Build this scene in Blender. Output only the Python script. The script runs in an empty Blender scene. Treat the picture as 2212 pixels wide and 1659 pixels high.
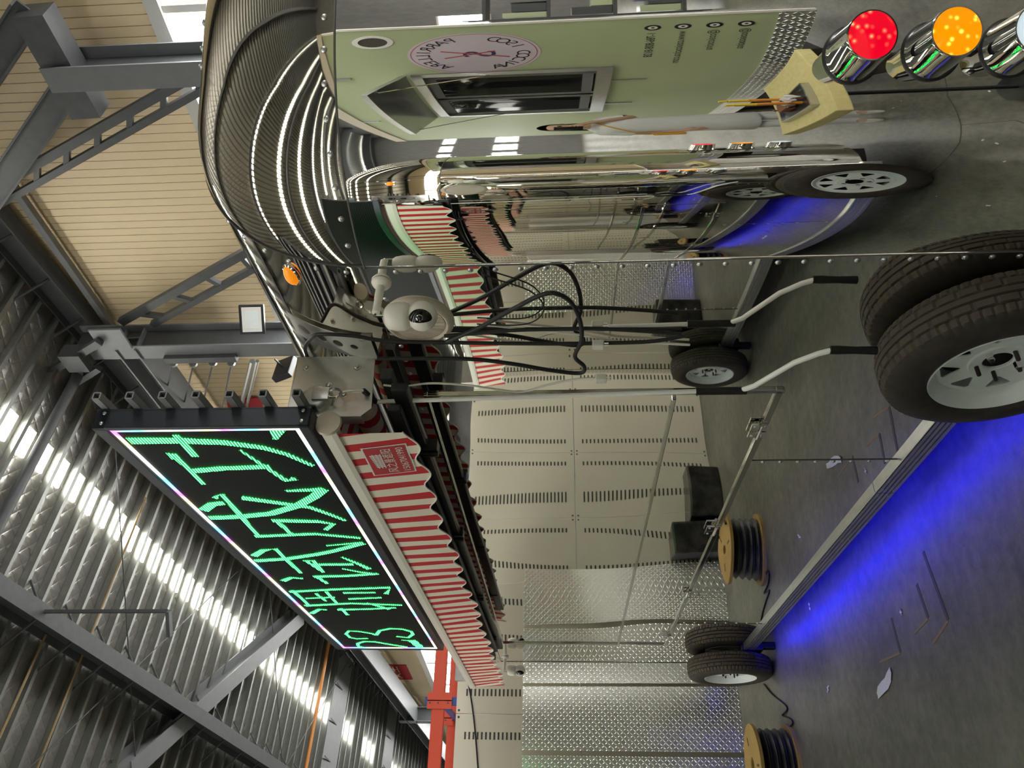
import bpy, bmesh, math, random
from mathutils import Vector, Matrix
random.seed(7)
V = Vector
rad = math.radians
SC = bpy.context.scene
COL = SC.collection

# ------------------------------------------------------------------ camera (phone held upright, file stored a quarter turn over)
F = 1661.0
H = 1.60
yaw, pitch, roll = rad(31.68), rad(3.71), rad(0.91)
cf = V((math.sin(yaw) * math.cos(pitch), math.cos(yaw) * math.cos(pitch), math.sin(pitch)))
r0 = V((math.cos(yaw), -math.sin(yaw), 0))
d0 = cf.cross(r0)
cr = r0 * math.cos(roll) + d0 * math.sin(roll)
cd = -r0 * math.sin(roll) + d0 * math.cos(roll)
CAM = V((0, 0, H))
cam_d = bpy.data.cameras.new('camera')
cam = bpy.data.objects.new('camera', cam_d)
COL.objects.link(cam)
cam_d.sensor_fit = 'HORIZONTAL'
cam_d.sensor_width = 36.0
cam_d.lens = 36.0 * F / 2212.0
cam_d.clip_start = 0.02
cam_d.clip_end = 200
cam.matrix_world = Matrix(((cd.x, cr.x, -cf.x, 0), (cd.y, cr.y, -cf.y, 0), (cd.z, cr.z, -cf.z, H), (0, 0, 0, 1)))
SC.camera = cam

# ------------------------------------------------------------------ world and exposure
w = bpy.data.worlds.new('sky')
SC.world = w
w.use_nodes = True
w.node_tree.nodes['Background'].inputs[0].default_value = (0.75, 0.85, 1.0, 1)
w.node_tree.nodes['Background'].inputs[1].default_value = 1.0
SC.view_settings.view_transform = 'Standard'
SC.view_settings.look = 'None'
SC.view_settings.gamma = 1.0
SC.view_settings.use_curve_mapping = False
SC.view_settings.exposure = 1.05
SC.cycles.max_bounces = 9
SC.cycles.diffuse_bounces = 3
SC.cycles.glossy_bounces = 6
SC.cycles.caustics_reflective = True
SC.cycles.caustics_refractive = False
SC.cycles.sample_clamp_indirect = 6.0
SKYLIGHT = 12.0
WINDOW = 6.0


# ------------------------------------------------------------------ photo pixel -> direction, then a point on a plane the thing touches
def ray(x, y):
    return cr * ((829.5 - y) / F) + cd * ((x - 1106.0) / F) + cf


def onX(x, y, c):
    d = ray(x, y)
    return CAM + d * (c / d.x)


def onY(x, y, c):
    d = ray(x, y)
    return CAM + d * (c / d.y)


def onZ(x, y, c):
    d = ray(x, y)
    return CAM + d * ((c - H) / d.z)


# ------------------------------------------------------------------ materials
MATS = {}


def nodes_of(name):
    m = bpy.data.materials.new(name)
    m.use_nodes = True
    nt = m.node_tree
    b = nt.nodes['Principled BSDF']
    MATS[name] = m
    return m, nt, b


def N(nt, kind, **kw):
    n = nt.nodes.new(kind)
    for k, v in kw.items():
        if k.startswith('i_'):
            key = k[2:]
            n.inputs[int(key) if key.isdigit() else key.replace('_', ' ')].default_value = v
        else:
            setattr(n, k, v)
    return n


def mat(name, col, rough=0.5, metal=0.0, noise=None, bump=None, emit=None, trans=0.0, spec=None):
    """noise=(scale, amount, col2)  bump=(scale, distance)"""
    m, nt, b = nodes_of(name)
    b.inputs['Base Color'].default_value = (*col, 1)
    b.inputs['Roughness'].default_value = rough
    b.inputs['Metallic'].default_value = metal
    if spec is not None:
        b.inputs['Specular IOR Level'].default_value = spec
    if trans:
        b.inputs['Transmission Weight'].default_value = trans
    if emit:
        b.inputs['Emission Color'].default_value = (*emit[0], 1)
        b.inputs['Emission Strength'].default_value = emit[1]
    if noise or bump:
        tc = N(nt, 'ShaderNodeTexCoord')
    if noise:
        t = N(nt, 'ShaderNodeTexNoise', i_Scale=noise[0], i_Detail=6.0, i_Roughness=0.65)
        nt.links.new(tc.outputs['Object'], t.inputs['Vector'])
        r = N(nt, 'ShaderNodeMapRange')
        r.inputs['From Min'].default_value = 0.5 - noise[1]
        r.inputs['From Max'].default_value = 0.5 + noise[1]
        nt.links.new(t.outputs['Fac'], r.inputs['Value'])
        mx = N(nt, 'ShaderNodeMix', data_type='RGBA')
        mx.inputs[6].default_value = (*col, 1)
        mx.inputs[7].default_value = (*noise[2], 1)
        nt.links.new(r.outputs['Result'], mx.inputs[0])
        nt.links.new(mx.outputs[2], b.inputs['Base Color'])
    if bump:
        t2 = N(nt, 'ShaderNodeTexNoise', i_Scale=bump[0], i_Detail=(bump[2] if len(bump) > 2 else 3.0))
        nt.links.new(tc.outputs['Object'], t2.inputs['Vector'])
        bp = N(nt, 'ShaderNodeBump')
        bp.inputs['Strength'].default_value = 1.0
        bp.inputs['Distance'].default_value = bump[1]
        nt.links.new(t2.outputs['Fac'], bp.inputs['Height'])
        nt.links.new(bp.outputs['Normal'], b.inputs['Normal'])
    return m


def math_n(nt, op, a, b=None):
    n = N(nt, 'ShaderNodeMath', operation=op)
    for i, v in enumerate((a, b)):
        if v is None:
            continue
        if isinstance(v, (int, float)):
            n.inputs[i].default_value = v
        else:
            nt.links.new(v, n.inputs[i])
    return n.outputs[0]


mat('mirror_steel', (0.88, 0.87, 0.83), 0.015, 1.0, bump=(1.30, 0.0075, 0.0))
mat('mirror_cap', (0.88, 0.87, 0.83), 0.015, 1.0, bump=(2.2, 0.0009, 0.0))
mat('brushed_cap', (0.76, 0.71, 0.61), 0.035, 1.0, bump=(2.4, 0.0010, 0.0))
mat('chrome', (0.85, 0.85, 0.84), 0.04, 1.0)
mat('trim_chrome', (0.52, 0.52, 0.50), 0.08, 1.0)
mat('aluminium', (0.62, 0.63, 0.63), 0.32, 1.0, noise=(30, 0.3, (0.5, 0.51, 0.52)))
mat('galvanised', (0.60, 0.61, 0.60), 0.34, 1.0, noise=(14, 0.3, (0.48, 0.49, 0.48)))
mat('purlin_steel', (0.27, 0.28, 0.26), 0.42, 0.7, noise=(14, 0.3, (0.20, 0.21, 0.20)))
mat('zinc_plate', (0.66, 0.66, 0.63), 0.28, 0.9, noise=(25, 0.3, (0.55, 0.55, 0.52)))
mat('steel_bolt', (0.55, 0.52, 0.47), 0.3, 1.0)
mat('seam_dark', (0.05, 0.05, 0.05), 0.6)
mat('lap_edge', (0.10, 0.10, 0.095), 0.5, 0.0)
mat('dark_steel', (0.045, 0.05, 0.055), 0.5, 0.0, noise=(6, 0.3, (0.075, 0.078, 0.08)))
mat('grey_steel', (0.13, 0.14, 0.145), 0.5, 0.0, noise=(5, 0.3, (0.17, 0.175, 0.18)))
mat('black_paint', (0.012, 0.013, 0.016), 0.3)
mat('sign_frame', (0.02, 0.026, 0.035), 0.35, 0.3)
mat('rubber', (0.020, 0.018, 0.015), 0.62, noise=(30, 0.25, (0.060, 0.047, 0.034)))
mat('black_rubber', (0.01, 0.01, 0.011), 0.45)
mat('wheel_white', (0.84, 0.90, 0.89), 0.32, noise=(12, 0.25, (0.76, 0.81, 0.80)))
mat('tread_rubber', (0.060, 0.048, 0.035), 0.7, noise=(24, 0.25, (0.090, 0.070, 0.050)))
mat('stud_dark', (0.06, 0.05, 0.045), 0.45, 0.8)
mat('white_plastic', (0.80, 0.77, 0.70), 0.35)
mat('white_rod', (0.93, 0.92, 0.89), 0.3)
mat('beige_plastic', (0.60, 0.54, 0.44), 0.45)
mat('gloss_black', (0.006, 0.006, 0.007), 0.08)
mat('pcable', (0.012, 0.012, 0.013), 0.5)
mat('beige_wall', (0.74, 0.58, 0.34), 0.55, noise=(1.6, 0.25, (0.80, 0.66, 0.44)))
mat('wall_grey', (0.20, 0.20, 0.19), 0.7, noise=(2, 0.2, (0.15, 0.15, 0.145)))
mat('skylight', (0.9, 0.9, 0.85), 0.5, emit=((1.0, 0.97, 0.88), SKYLIGHT))
mat('window_light', (0.9, 0.9, 0.9), 0.5, emit=((1.0, 1.0, 0.98), WINDOW))
mat('window_frame', (0.55, 0.54, 0.5), 0.4)
mat('beige_panel', (0.70, 0.66, 0.53), 0.42, noise=(3, 0.25, (0.76, 0.71, 0.58)))
mat('slot_dark', (0.07, 0.065, 0.055), 0.7)
mat('rack_red', (0.62, 0.07, 0.03), 0.4)
mat('rack_blue', (0.03, 0.08, 0.30), 0.4)
mat('pipe_orange', (0.52, 0.20, 0.04), 0.5)
mat('conduit_tan', (0.25, 0.17, 0.08), 0.6)
mat('sign_red', (0.48, 0.03, 0.04), 0.5)
mat('print_white', (0.82, 0.8, 0.76), 0.6)
mat('print_cream', (0.72, 0.66, 0.5), 0.6)
mat('blue_glow', (0.1, 0.1, 1.0), 0.5, emit=((0.004, 0.004, 1.0), 30.0))
mat('reel_wood', (0.50, 0.33, 0.10), 0.6, noise=(9, 0.25, (0.38, 0.24, 0.07)))
mat('paper', (0.72, 0.72, 0.7), 0.8)
mat('truck_green', (0.44, 0.51, 0.31), 0.28, noise=(1.2, 0.2, (0.47, 0.53, 0.34)))
mat('glass_dark', (0.01, 0.012, 0.013), 0.04)
mat('text_black', (0.01, 0.01, 0.012), 0.6)
mat('logo_pink', (0.62, 0.55, 0.62), 0.5)
mat('logo_blue', (0.02, 0.03, 0.12), 0.5)
mat('logo_red', (0.45, 0.08, 0.1), 0.5)
mat('foam_yellow', (0.72, 0.66, 0.34), 0.85, noise=(22, 0.25, (0.62, 0.52, 0.2)))
mat('skin', (0.60, 0.38, 0.27), 0.5)
mat('hair', (0.012, 0.009, 0.008), 0.4)
mat('cloth_white', (0.72, 0.72, 0.73), 0.8, bump=(14, 0.01))
mat('shoe_white', (0.68, 0.66, 0.62), 0.5)
mat('bag_yellow', (0.62, 0.34, 0.04), 0.5)
mat('amber_lens', (0.8, 0.25, 0.01), 0.1, emit=((1.0, 0.30, 0.01), 0.3))
mat('wrap_black', (0.015, 0.016, 0.016), 0.22, noise=(7, 0.12, (0.06, 0.055, 0.05)))
mat('pen_orange', (0.7, 0.25, 0.03), 0.3)
mat('pen_yellow', (0.75, 0.55, 0.03), 0.3)
mat('leather_brown', (0.22, 0.07, 0.02), 0.4)


def foil_material():
    m, nt, b = nodes_of('foil_quilt')
    b.inputs['Base Color'].default_value = (0.46, 0.445, 0.41, 1)
    b.inputs['Metallic'].default_value = 0.75
    b.inputs['Roughness'].default_value = 0.36
    tc = N(nt, 'ShaderNodeTexCoord')
    sx = N(nt, 'ShaderNodeSeparateXYZ')
    nt.links.new(tc.outputs['Object'], sx.inputs[0])
    k = 3.1
    ridges = []
    for s in (1, -1):
        a = math_n(nt, 'ADD', sx.outputs[0], math_n(nt, 'MULTIPLY', sx.outputs[1], float(s)))
        fr = math_n(nt, 'FRACT', math_n(nt, 'MULTIPLY', a, k))
        ab = math_n(nt, 'ABSOLUTE', math_n(nt, 'SUBTRACT', fr, 0.5))
        ridges.append(math_n(nt, 'MULTIPLY', math_n(nt, 'SUBTRACT', 0.5, ab), 2.0))
    pill = math_n(nt, 'POWER', math_n(nt, 'MINIMUM', ridges[0], ridges[1]), 0.5)
    no = N(nt, 'ShaderNodeTexNoise', i_Scale=9.0, i_Detail=5.0)
    nt.links.new(tc.outputs['Object'], no.inputs['Vector'])
    h = math_n(nt, 'ADD', pill, math_n(nt, 'MULTIPLY', no.outputs['Fac'], 0.9))
    bp = N(nt, 'ShaderNodeBump')
    bp.inputs['Strength'].default_value = 0.7
    bp.inputs['Distance'].default_value = 0.016
    nt.links.new(h, bp.inputs['Height'])
    nt.links.new(bp.outputs['Normal'], b.inputs['Normal'])


foil_material()


def diamond_material():
    m, nt, b = nodes_of('diamond_plate')
    b.inputs['Base Color'].default_value = (0.88, 0.88, 0.86, 1)
    b.inputs['Metallic'].default_value = 1.0
    b.inputs['Roughness'].default_value = 0.28
    tc = N(nt, 'ShaderNodeTexCoord')
    sx = N(nt, 'ShaderNodeSeparateXYZ')
    nt.links.new(tc.outputs['Object'], sx.inputs[0])
    k = 34.0
    u = math_n(nt, 'MULTIPLY', sx.outputs[0], k)
    v = math_n(nt, 'MULTIPLY', sx.outputs[2], k)
    fu, fv = math_n(nt, 'FLOOR', u), math_n(nt, 'FLOOR', v)
    par = math_n(nt, 'MODULO', math_n(nt, 'ABSOLUTE', math_n(nt, 'ADD', fu, fv)), 2.0)
    s = math_n(nt, 'SUBTRACT', math_n(nt, 'MULTIPLY', par, 2.0), 1.0)
    pu = math_n(nt, 'SUBTRACT', math_n(nt, 'SUBTRACT', u, fu), 0.5)
    pv = math_n(nt, 'SUBTRACT', math_n(nt, 'SUBTRACT', v, fv), 0.5)
    spv = math_n(nt, 'MULTIPLY', s, pv)
    a = math_n(nt, 'ABSOLUTE', math_n(nt, 'ADD', pu, spv))
    c = math_n(nt, 'ABSOLUTE', math_n(nt, 'SUBTRACT', pu, spv))
    d = math_n(nt, 'ADD', math_n(nt, 'MULTIPLY', a, 1.15), math_n(nt, 'MULTIPLY', c, 4.2))
    h = math_n(nt, 'MAXIMUM', math_n(nt, 'SUBTRACT', 1.0, d), 0.0)
    bp = N(nt, 'ShaderNodeBump')
    bp.inputs['Strength'].default_value = 1.0
    bp.inputs["Distance"].default_value = 0.005
    nt.links.new(h, bp.inputs['Height'])
    nt.links.new(bp.outputs['Normal'], b.inputs['Normal'])


diamond_material()


def stripe_material(name, axis, period, frac, c1, c2, rough=0.75, off=0.0):
    m, nt, b = nodes_of(name)
    b.inputs['Roughness'].default_value = rough
    tc = N(nt, 'ShaderNodeTexCoord')
    sx = N(nt, 'ShaderNodeSeparateXYZ')
    nt.links.new(tc.outputs['Object'], sx.inputs[0])
    fr = math_n(nt, 'FRACT', math_n(nt, 'ADD', math_n(nt, 'MULTIPLY', sx.outputs[axis], 1.0 / period), 100.0 + off))
    g = math_n(nt, 'LESS_THAN', fr, frac)
    mx = N(nt, 'ShaderNodeMix', data_type='RGBA')
    mx.inputs[6].default_value = (*c2, 1)
    mx.inputs[7].default_value = (*c1, 1)
    nt.links.new(g, mx.inputs[0])
    nt.links.new(mx.outputs[2], b.inputs['Base Color'])


stripe_material('awning_stripe', 1, 0.106, 0.46, (0.58, 0.022, 0.032), (0.84, 0.78, 0.64))


def led_material(name, col, strength, dark=0.02):
    """LED rows: light only along thin rows of the matrix"""
    m, nt, b = nodes_of(name)
    b.inputs['Base Color'].default_value = (0.01, 0.012, 0.01, 1)
    tc = N(nt, 'ShaderNodeTexCoord')
    sx = N(nt, 'ShaderNodeSeparateXYZ')
    nt.links.new(tc.outputs['Object'], sx.inputs[0])
    out = None
    for ax, pr, fr_ in ((2, 0.0100, 0.48), (1, 0.0100, 0.72)):
        fr = math_n(nt, 'FRACT', math_n(nt, 'ADD', math_n(nt, 'MULTIPLY', sx.outputs[ax], 1.0 / pr), 50.0))
        g = math_n(nt, 'LESS_THAN', fr, fr_)
        out = g if out is None else math_n(nt, 'MULTIPLY', out, g)
    b.inputs['Emission Color'].default_value = (*col, 1)
    st = math_n(nt, 'ADD', math_n(nt, 'MULTIPLY', out, strength), dark)
    nt.links.new(st, b.inputs['Emission Strength'])


led_material('led_green', (0.03, 1.0, 0.11), 11.0, 0.1)


def led_field_material():
    m, nt, b = nodes_of('led_field')
    b.inputs['Specular IOR Level'].default_value = 0.08
    b.inputs['Roughness'].default_value = 0.45
    tc = N(nt, 'ShaderNodeTexCoord')
    sx = N(nt, 'ShaderNodeSeparateXYZ')
    nt.links.new(tc.outputs['Object'], sx.inputs[0])
    fr = math_n(nt, 'FRACT', math_n(nt, 'ADD', math_n(nt, 'MULTIPLY', sx.outputs[2], 1.0 / 0.0100), 50.0))
    g = math_n(nt, 'LESS_THAN', fr, 0.5)
    mx = N(nt, 'ShaderNodeMix', data_type='RGBA')
    mx.inputs[6].default_value = (0.002, 0.003, 0.003, 1)
    mx.inputs[7].default_value = (0.010, 0.014, 0.012, 1)
    nt.links.new(g, mx.inputs[0])
    nt.links.new(mx.outputs[2], b.inputs['Base Color'])


led_field_material()


def led_rainbow_material():
    m, nt, b = nodes_of('led_rainbow')
    b.inputs['Base Color'].default_value = (0.02, 0.02, 0.02, 1)
    tc = N(nt, 'ShaderNodeTexCoord')
    sx = N(nt, 'ShaderNodeSeparateXYZ')
    nt.links.new(tc.outputs['Object'], sx.inputs[0])
    a = math_n(nt, 'ADD', sx.outputs[1], math_n(nt, 'MULTIPLY', sx.outputs[2], 1.3))
    fr = math_n(nt, 'FRACT', math_n(nt, 'ADD', math_n(nt, 'MULTIPLY', a, 2.1), 20.0))
    rp = N(nt, 'ShaderNodeValToRGB')
    el = rp.color_ramp.elements
    el[0].position = 0.0
    el[0].color = (1, 1, 1, 1)
    el[1].position = 1.0
    el[1].color = (1, 1, 1, 1)
    for p, c in ((0.22, (1, 1, 0.8, 1)), (0.4, (0.15, 0.9, 1, 1)), (0.58, (0.25, 0.3, 1, 1)), (0.68, (1, 0.15, 0.9, 1)), (0.82, (1, 0.85, 0.25, 1))):
        e = el.new(p)
        e.color = c
    nt.links.new(fr, rp.inputs[0])
    nt.links.new(rp.outputs[0], b.inputs['Emission Color'])
    b.inputs['Emission Strength'].default_value = 1.4


led_rainbow_material()


def lens_material(name, base, bright, strength):
    m, nt, b = nodes_of(name)
    b.inputs['Base Color'].default_value = (*base, 1)
    b.inputs['Roughness'].default_value = 0.1
    tc = N(nt, 'ShaderNodeTexCoord')
    vo = N(nt, 'ShaderNodeTexVoronoi', i_Scale=52.0)
    nt.links.new(tc.outputs['Object'], vo.inputs['Vector'])
    mr = N(nt, 'ShaderNodeMapRange')
    mr.inputs['From Min'].default_value = 0.08
    mr.inputs['From Max'].default_value = 0.40
    mr.inputs['To Min'].default_value = 1.0
    mr.inputs['To Max'].default_value = 0.0
    nt.links.new(vo.outputs['Distance'], mr.inputs['Value'])
    mx = N(nt, 'ShaderNodeMix', data_type='RGBA')
    mx.inputs[6].default_value = (*base, 1)
    mx.inputs[7].default_value = (*bright, 1)
    nt.links.new(mr.outputs['Result'], mx.inputs[0])
    nt.links.new(mx.outputs[2], b.inputs['Emission Color'])
    pw_ = math_n(nt, 'POWER', mr.outputs['Result'], 3.0)
    nt.links.new(math_n(nt, 'ADD', math_n(nt, 'MULTIPLY', pw_, strength), strength * 0.22), b.inputs['Emission Strength'])


lens_material('lens_red', (0.85, 0.0, 0.02), (1.0, 0.16, 0.07), 1.6)
lens_material('lens_amber', (1.0, 0.30, 0.0), (1.0, 0.66, 0.06), 1.9)
lens_material('lens_white', (0.75, 0.9, 1.0), (1.0, 1.0, 1.0), 1.3)


def floor_material():
    m, nt, b = nodes_of('concrete')
    tc = N(nt, 'ShaderNodeTexCoord')
    a = N(nt, 'ShaderNodeTexNoise', i_Scale=0.9, i_Detail=8.0, i_Roughness=0.7)
    c = N(nt, 'ShaderNodeTexNoise', i_Scale=14.0, i_Detail=6.0, i_Roughness=0.7)
    nt.links.new(tc.outputs['Object'], a.inputs['Vector'])
    nt.links.new(tc.outputs['Object'], c.inputs['Vector'])
    f = math_n(nt, 'ADD', math_n(nt, 'MULTIPLY', a.outputs['Fac'], 0.6), math_n(nt, 'MULTIPLY', c.outputs['Fac'], 0.4))
    rp = N(nt, 'ShaderNodeValToRGB')
    rp.color_ramp.elements[0].position = 0.41
    rp.color_ramp.elements[0].color = (0.078, 0.078, 0.063, 1)
    rp.color_ramp.elements[1].position = 0.60
    rp.color_ramp.elements[1].color = (0.190, 0.180, 0.145, 1)
    nt.links.new(f, rp.inputs[0])
    nt.links.new(rp.outputs[0], b.inputs['Base Color'])
    b.inputs['Roughness'].default_value = 0.42
    bp = N(nt, 'ShaderNodeBump')
    bp.inputs['Strength'].default_value = 0.35
    bp.inputs['Distance'].default_value = 0.004
    nt.links.new(c.outputs['Fac'], bp.inputs['Height'])
    nt.links.new(bp.outputs['Normal'], b.inputs['Normal'])


floor_material()


# ------------------------------------------------------------------ mesh building
def wloc(o):
    p = V((0, 0, 0))
    while o is not None:
        p = p + o.location
        o = o.parent
    return p


def tag(o, label=None, cat=None, group=None, kind=None):
    if label:
        o['label'] = label
    if cat:
        o['category'] = cat
    if group:
        o['group'] = group
    if kind:
        o['kind'] = kind
    return o


def thing(name, loc, label, cat, group=None):
    o = bpy.data.objects.new(name, None)
    COL.objects.link(o)
    o.empty_display_size = 0.05
    o.location = loc
    return tag(o, label, cat, group)


def struct(name, loc=(0, 0, 0)):
    o = bpy.data.objects.new(name, None)
    COL.objects.link(o)
    o.location = loc
    o['kind'] = 'structure'
    return o


def link(name, me, parent=None, M=None):
    """an object over mesh data that may be shared; M = world matrix"""
    o = bpy.data.objects.new(name, me)
    COL.objects.link(o)
    if parent is not None:
        o.parent = parent
        if M is not None:
            M = Matrix.Translation(-wloc(parent)) @ M
    if M is not None:
        o.matrix_basis = M
    return o


class MB:
    def __init__(s):
        s.v = []
        s.f = []

    def add(s, vs, fs):
        k = len(s.v)
        s.v.extend(V(p) for p in vs)
        s.f.extend(tuple(i + k for i in f) for f in fs)
        return s

    def box(s, lo, hi):
        x0, y0, z0 = lo
        x1, y1, z1 = hi
        return s.add([(x0, y0, z0), (x1, y0, z0), (x1, y1, z0), (x0, y1, z0), (x0, y0, z1), (x1, y0, z1), (x1, y1, z1), (x0, y1, z1)],
                     [(3, 2, 1, 0), (4, 5, 6, 7), (0, 1, 5, 4), (1, 2, 6, 5), (2, 3, 7, 6), (3, 0, 4, 7)])

    def obox(s, c, ax, ay, az):
        """box at c with half-axes"""
        c, ax, ay, az = V(c), V(ax), V(ay), V(az)
        vs = [c + ax * i + ay * j + az * k for k in (-1, 1) for (i, j) in ((-1, -1), (1, -1), (1, 1), (-1, 1))]
        return s.add(vs, [(3, 2, 1, 0), (4, 5, 6, 7), (0, 1, 5, 4), (1, 2, 6, 5), (2, 3, 7, 6), (3, 0, 4, 7)])

    def bar(s, a, b, wd, ht, up=(0, 0, 1)):
        a, b = V(a), V(b)
        d = (b - a).normalized()
        u = V(up)
        sd = d.cross(u)
        if sd.length < 1e-5:
            sd = d.cross(V((1, 0, 0)))
        sd.normalize()
        u = sd.cross(d)
        return s.obox((a + b) / 2, (b - a) / 2, sd * wd / 2, u * ht / 2)

    def ibeam(s, a, b, wd, ht, t, up=(0, 0, 1)):
        a, b = V(a), V(b)
        d = (b - a).normalized()
        sd = d.cross(V(up)).normalized()
        u = sd.cross(d)
        m = (a + b) / 2
        h = (b - a) / 2
        for k in (-1, 1):
            s.obox(m + u * k * (ht - t) / 2, h, sd * wd / 2, u * t / 2)
        s.obox(m, h, sd * t / 2, u * (ht / 2 - t))
        return s

    def tube(s, pts, r, n=10, caps=True):
        pts = [V(p) for p in pts]
        rs = r if isinstance(r, (list, tuple)) else [r] * len(pts)
        k = len(s.v)
        prev = None
        for i, p in enumerate(pts):
            t = (pts[min(i + 1, len(pts) - 1)] - pts[max(i - 1, 0)]).normalized()
            if prev is None:
                a = t.cross(V((0, 0, 1)))
                if a.length < 0.1:
                    a = t.cross(V((1, 0, 0)))
                a.normalize()
            else:
                a = prev - t * prev.dot(t)
                a.normalize()
            prev = a
            b = t.cross(a)
            for j in range(n):
                th = 2 * math.pi * j / n
                s.v.append(p + (a * math.cos(th) + b * math.sin(th)) * rs[i])
        for i in range(len(pts) - 1):
            for j in range(n):
                j2 = (j + 1) % n
                s.f.append((k + i * n + j, k + i * n + j2, k + (i + 1) * n + j2, k + (i + 1) * n + j))
        if caps:
            s.f.append(tuple(k + j for j in range(n))[::-1])
            s.f.append(tuple(k + (len(pts) - 1) * n + j for j in range(n)))
        return s

    def lathe(s, prof, o, axis, n=32, close=False):
        """prof = [(radius, height along axis)]"""
        o, ax = V(o), V(axis).normalized()
        a = ax.cross(V((0, 0, 1)))
        if a.length < 0.1:
            a = ax.cross(V((1, 0, 0)))
        a.normalize()
        b = ax.cross(a)
        k = len(s.v)
        for (r, h) in prof:
            for j in range(n):
                th = 2 * math.pi * j / n
                s.v.append(o + ax * h + (a * math.cos(th) + b * math.sin(th)) * r)
        m = len(prof)
        for i in range(m if close else m - 1):
            i2 = (i + 1) % m
            for j in range(n):
                j2 = (j + 1) % n
                s.f.append((k + i * n + j, k + i * n + j2, k + i2 * n + j2, k + i2 * n + j))
        return s

    def grid(s, rows):
        k = len(s.v)
        nu = len(rows[0])
        for r in rows:
            s.v.extend(V(p) for p in r)
        for i in range(len(rows) - 1):
            for j in range(nu - 1):
                s.f.append((k + i * nu + j, k + i * nu + j + 1, k + (i + 1) * nu + j + 1, k + (i + 1) * nu + j))
        return s

    def prism(s, poly, ext):
        """flat polygon (3D points) pushed along ext"""
        n = len(poly)
        e = V(ext)
        vs = [V(p) for p in poly] + [V(p) + e for p in poly]
        fs = [tuple(range(n))[::-1], tuple(range(n, 2 * n))]
        fs += [(i, (i + 1) % n, n + (i + 1) % n, n + i) for i in range(n)]
        return s.add(vs, fs)

    def mesh(s, name, material, smooth=None, shift=None, bevel=0):
        me = bpy.data.meshes.new(name)
        vs = s.v if shift is None else [p - shift for p in s.v]
        me.from_pydata([tuple(p) for p in vs], [], s.f)
        if isinstance(material, str):
            material = MATS[material]
        me.materials.append(material)
        bm = bmesh.new()
        bm.from_mesh(me)
        bmesh.ops.recalc_face_normals(bm, faces=bm.faces)
        if bevel:
            es = [e for e in bm.edges if len(e.link_faces) == 2 and e.calc_face_angle(0) > 0.6]
            bmesh.ops.bevel(bm, geom=es, offset=bevel, segments=2, affect='EDGES', profile=0.6)
        bm.to_mesh(me)
        bm.free()
        if smooth is not None:
            for p in me.polygons:
                p.use_smooth = True
            if smooth < 179:
                me.set_sharp_from_angle(angle=rad(smooth))
        return me

    def build(s, name, material, parent=None, smooth=None, bevel=0, origin=None):
        if parent is not None:
            sh = wloc(parent)
        elif origin is not None:
            sh = V(origin)
        else:
            n = len(s.v)
            sh = V((sum(p.x for p in s.v) / n, sum(p.y for p in s.v) / n, min(p.z for p in s.v)))
        me = s.mesh(name, material, smooth, sh, bevel)
        o = bpy.data.objects.new(name, me)
        COL.objects.link(o)
        if parent is not None:
            o.parent = parent
        else:
            o.location = sh
        return o


def part(name, material, parent, mb, smooth=None, bevel=0):
    return mb.build(name, material, parent, smooth, bevel)


def curve_mesh(name, material, splines, M, depth=0.0, text=None, size=1.0, align='CENTER'):
    """a flat shape with holes, or lettering, as mesh data in world space through M"""
    if text is not None:
        c = bpy.data.curves.new(name, 'FONT')
        c.body = text
        c.size = size
        c.align_x = align
        c.align_y = 'CENTER'
    else:
        c = bpy.data.curves.new(name, 'CURVE')
        c.dimensions = '2D'
        for sp in splines:
            q = c.splines.new('POLY')
            q.points.add(len(sp) - 1)
            for i, p in enumerate(sp):
                q.points[i].co = (p[0], p[1], 0, 1)
            q.use_cyclic_u = True
    c.fill_mode = 'BOTH'
    c.extrude = depth
    o = bpy.data.objects.new(name, c)
    COL.objects.link(o)
    dg = bpy.context.evaluated_depsgraph_get()
    me = bpy.data.meshes.new_from_object(o.evaluated_get(dg))
    bpy.data.objects.remove(o)
    bpy.data.curves.remove(c)
    me.name = name
    me.transform(M)
    me.materials.clear()
    me.materials.append(MATS[material])
    return me


def shape(name, material, parent, M, splines=None, depth=0.0, text=None, size=1.0, align='CENTER'):
    me = curve_mesh(name, material, splines, Matrix.Translation(-wloc(parent)) @ M, depth, text, size, align)
    o = bpy.data.objects.new(name, me)
    COL.objects.link(o)
    o.parent = parent
    return o


def frame(o, ex, ey):
    """matrix with local x=ex, y=ey at o"""
    ex, ey = V(ex).normalized(), V(ey).normalized()
    ez = ex.cross(ey)
    return Matrix(((ex.x, ey.x, ez.x, o[0]), (ex.y, ey.y, ez.y, o[1]), (ex.z, ey.z, ez.z, o[2]), (0, 0, 0, 1)))


def circle2(r, n=24, cx=0, cy=0):
    return [(cx + r * math.cos(2 * math.pi * i / n), cy + r * math.sin(2 * math.pi * i / n)) for i in range(n)]


def children(o):
    return [c for c in COL.objects if c.parent == o]


def copy_tree(o, parent=None):
    c = o.copy()
    COL.objects.link(c)
    c.parent = parent
    for ch in list(o.children):
        copy_tree(ch, c)
    return c

# ================================================================== THE HALL
bc, bs = math.cos(rad(8.0)), math.sin(rad(8.0))


def B(x, y, z):
    """hall axes (turned 8 degrees against the trailers) -> world"""
    return V((x * bc - y * bs, x * bs + y * bc, z))


def roof_z(y):
    return 12.3 - 0.1 * y


BX, BY = V((bc, bs, 0)), V((-bs, bc, 0))
XW, XL, YB, YF = 10.4, -46.0, -28.0, 41.0

floor_o = MB().add([B(XL, YB, 0), B(XW, YB, 0), B(XW, YF, 0), B(XL, YF, 0)], [(0, 1, 2, 3)]).build('floor', 'concrete', origin=(0, 0, 0))
floor_o['kind'] = 'structure'

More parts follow.
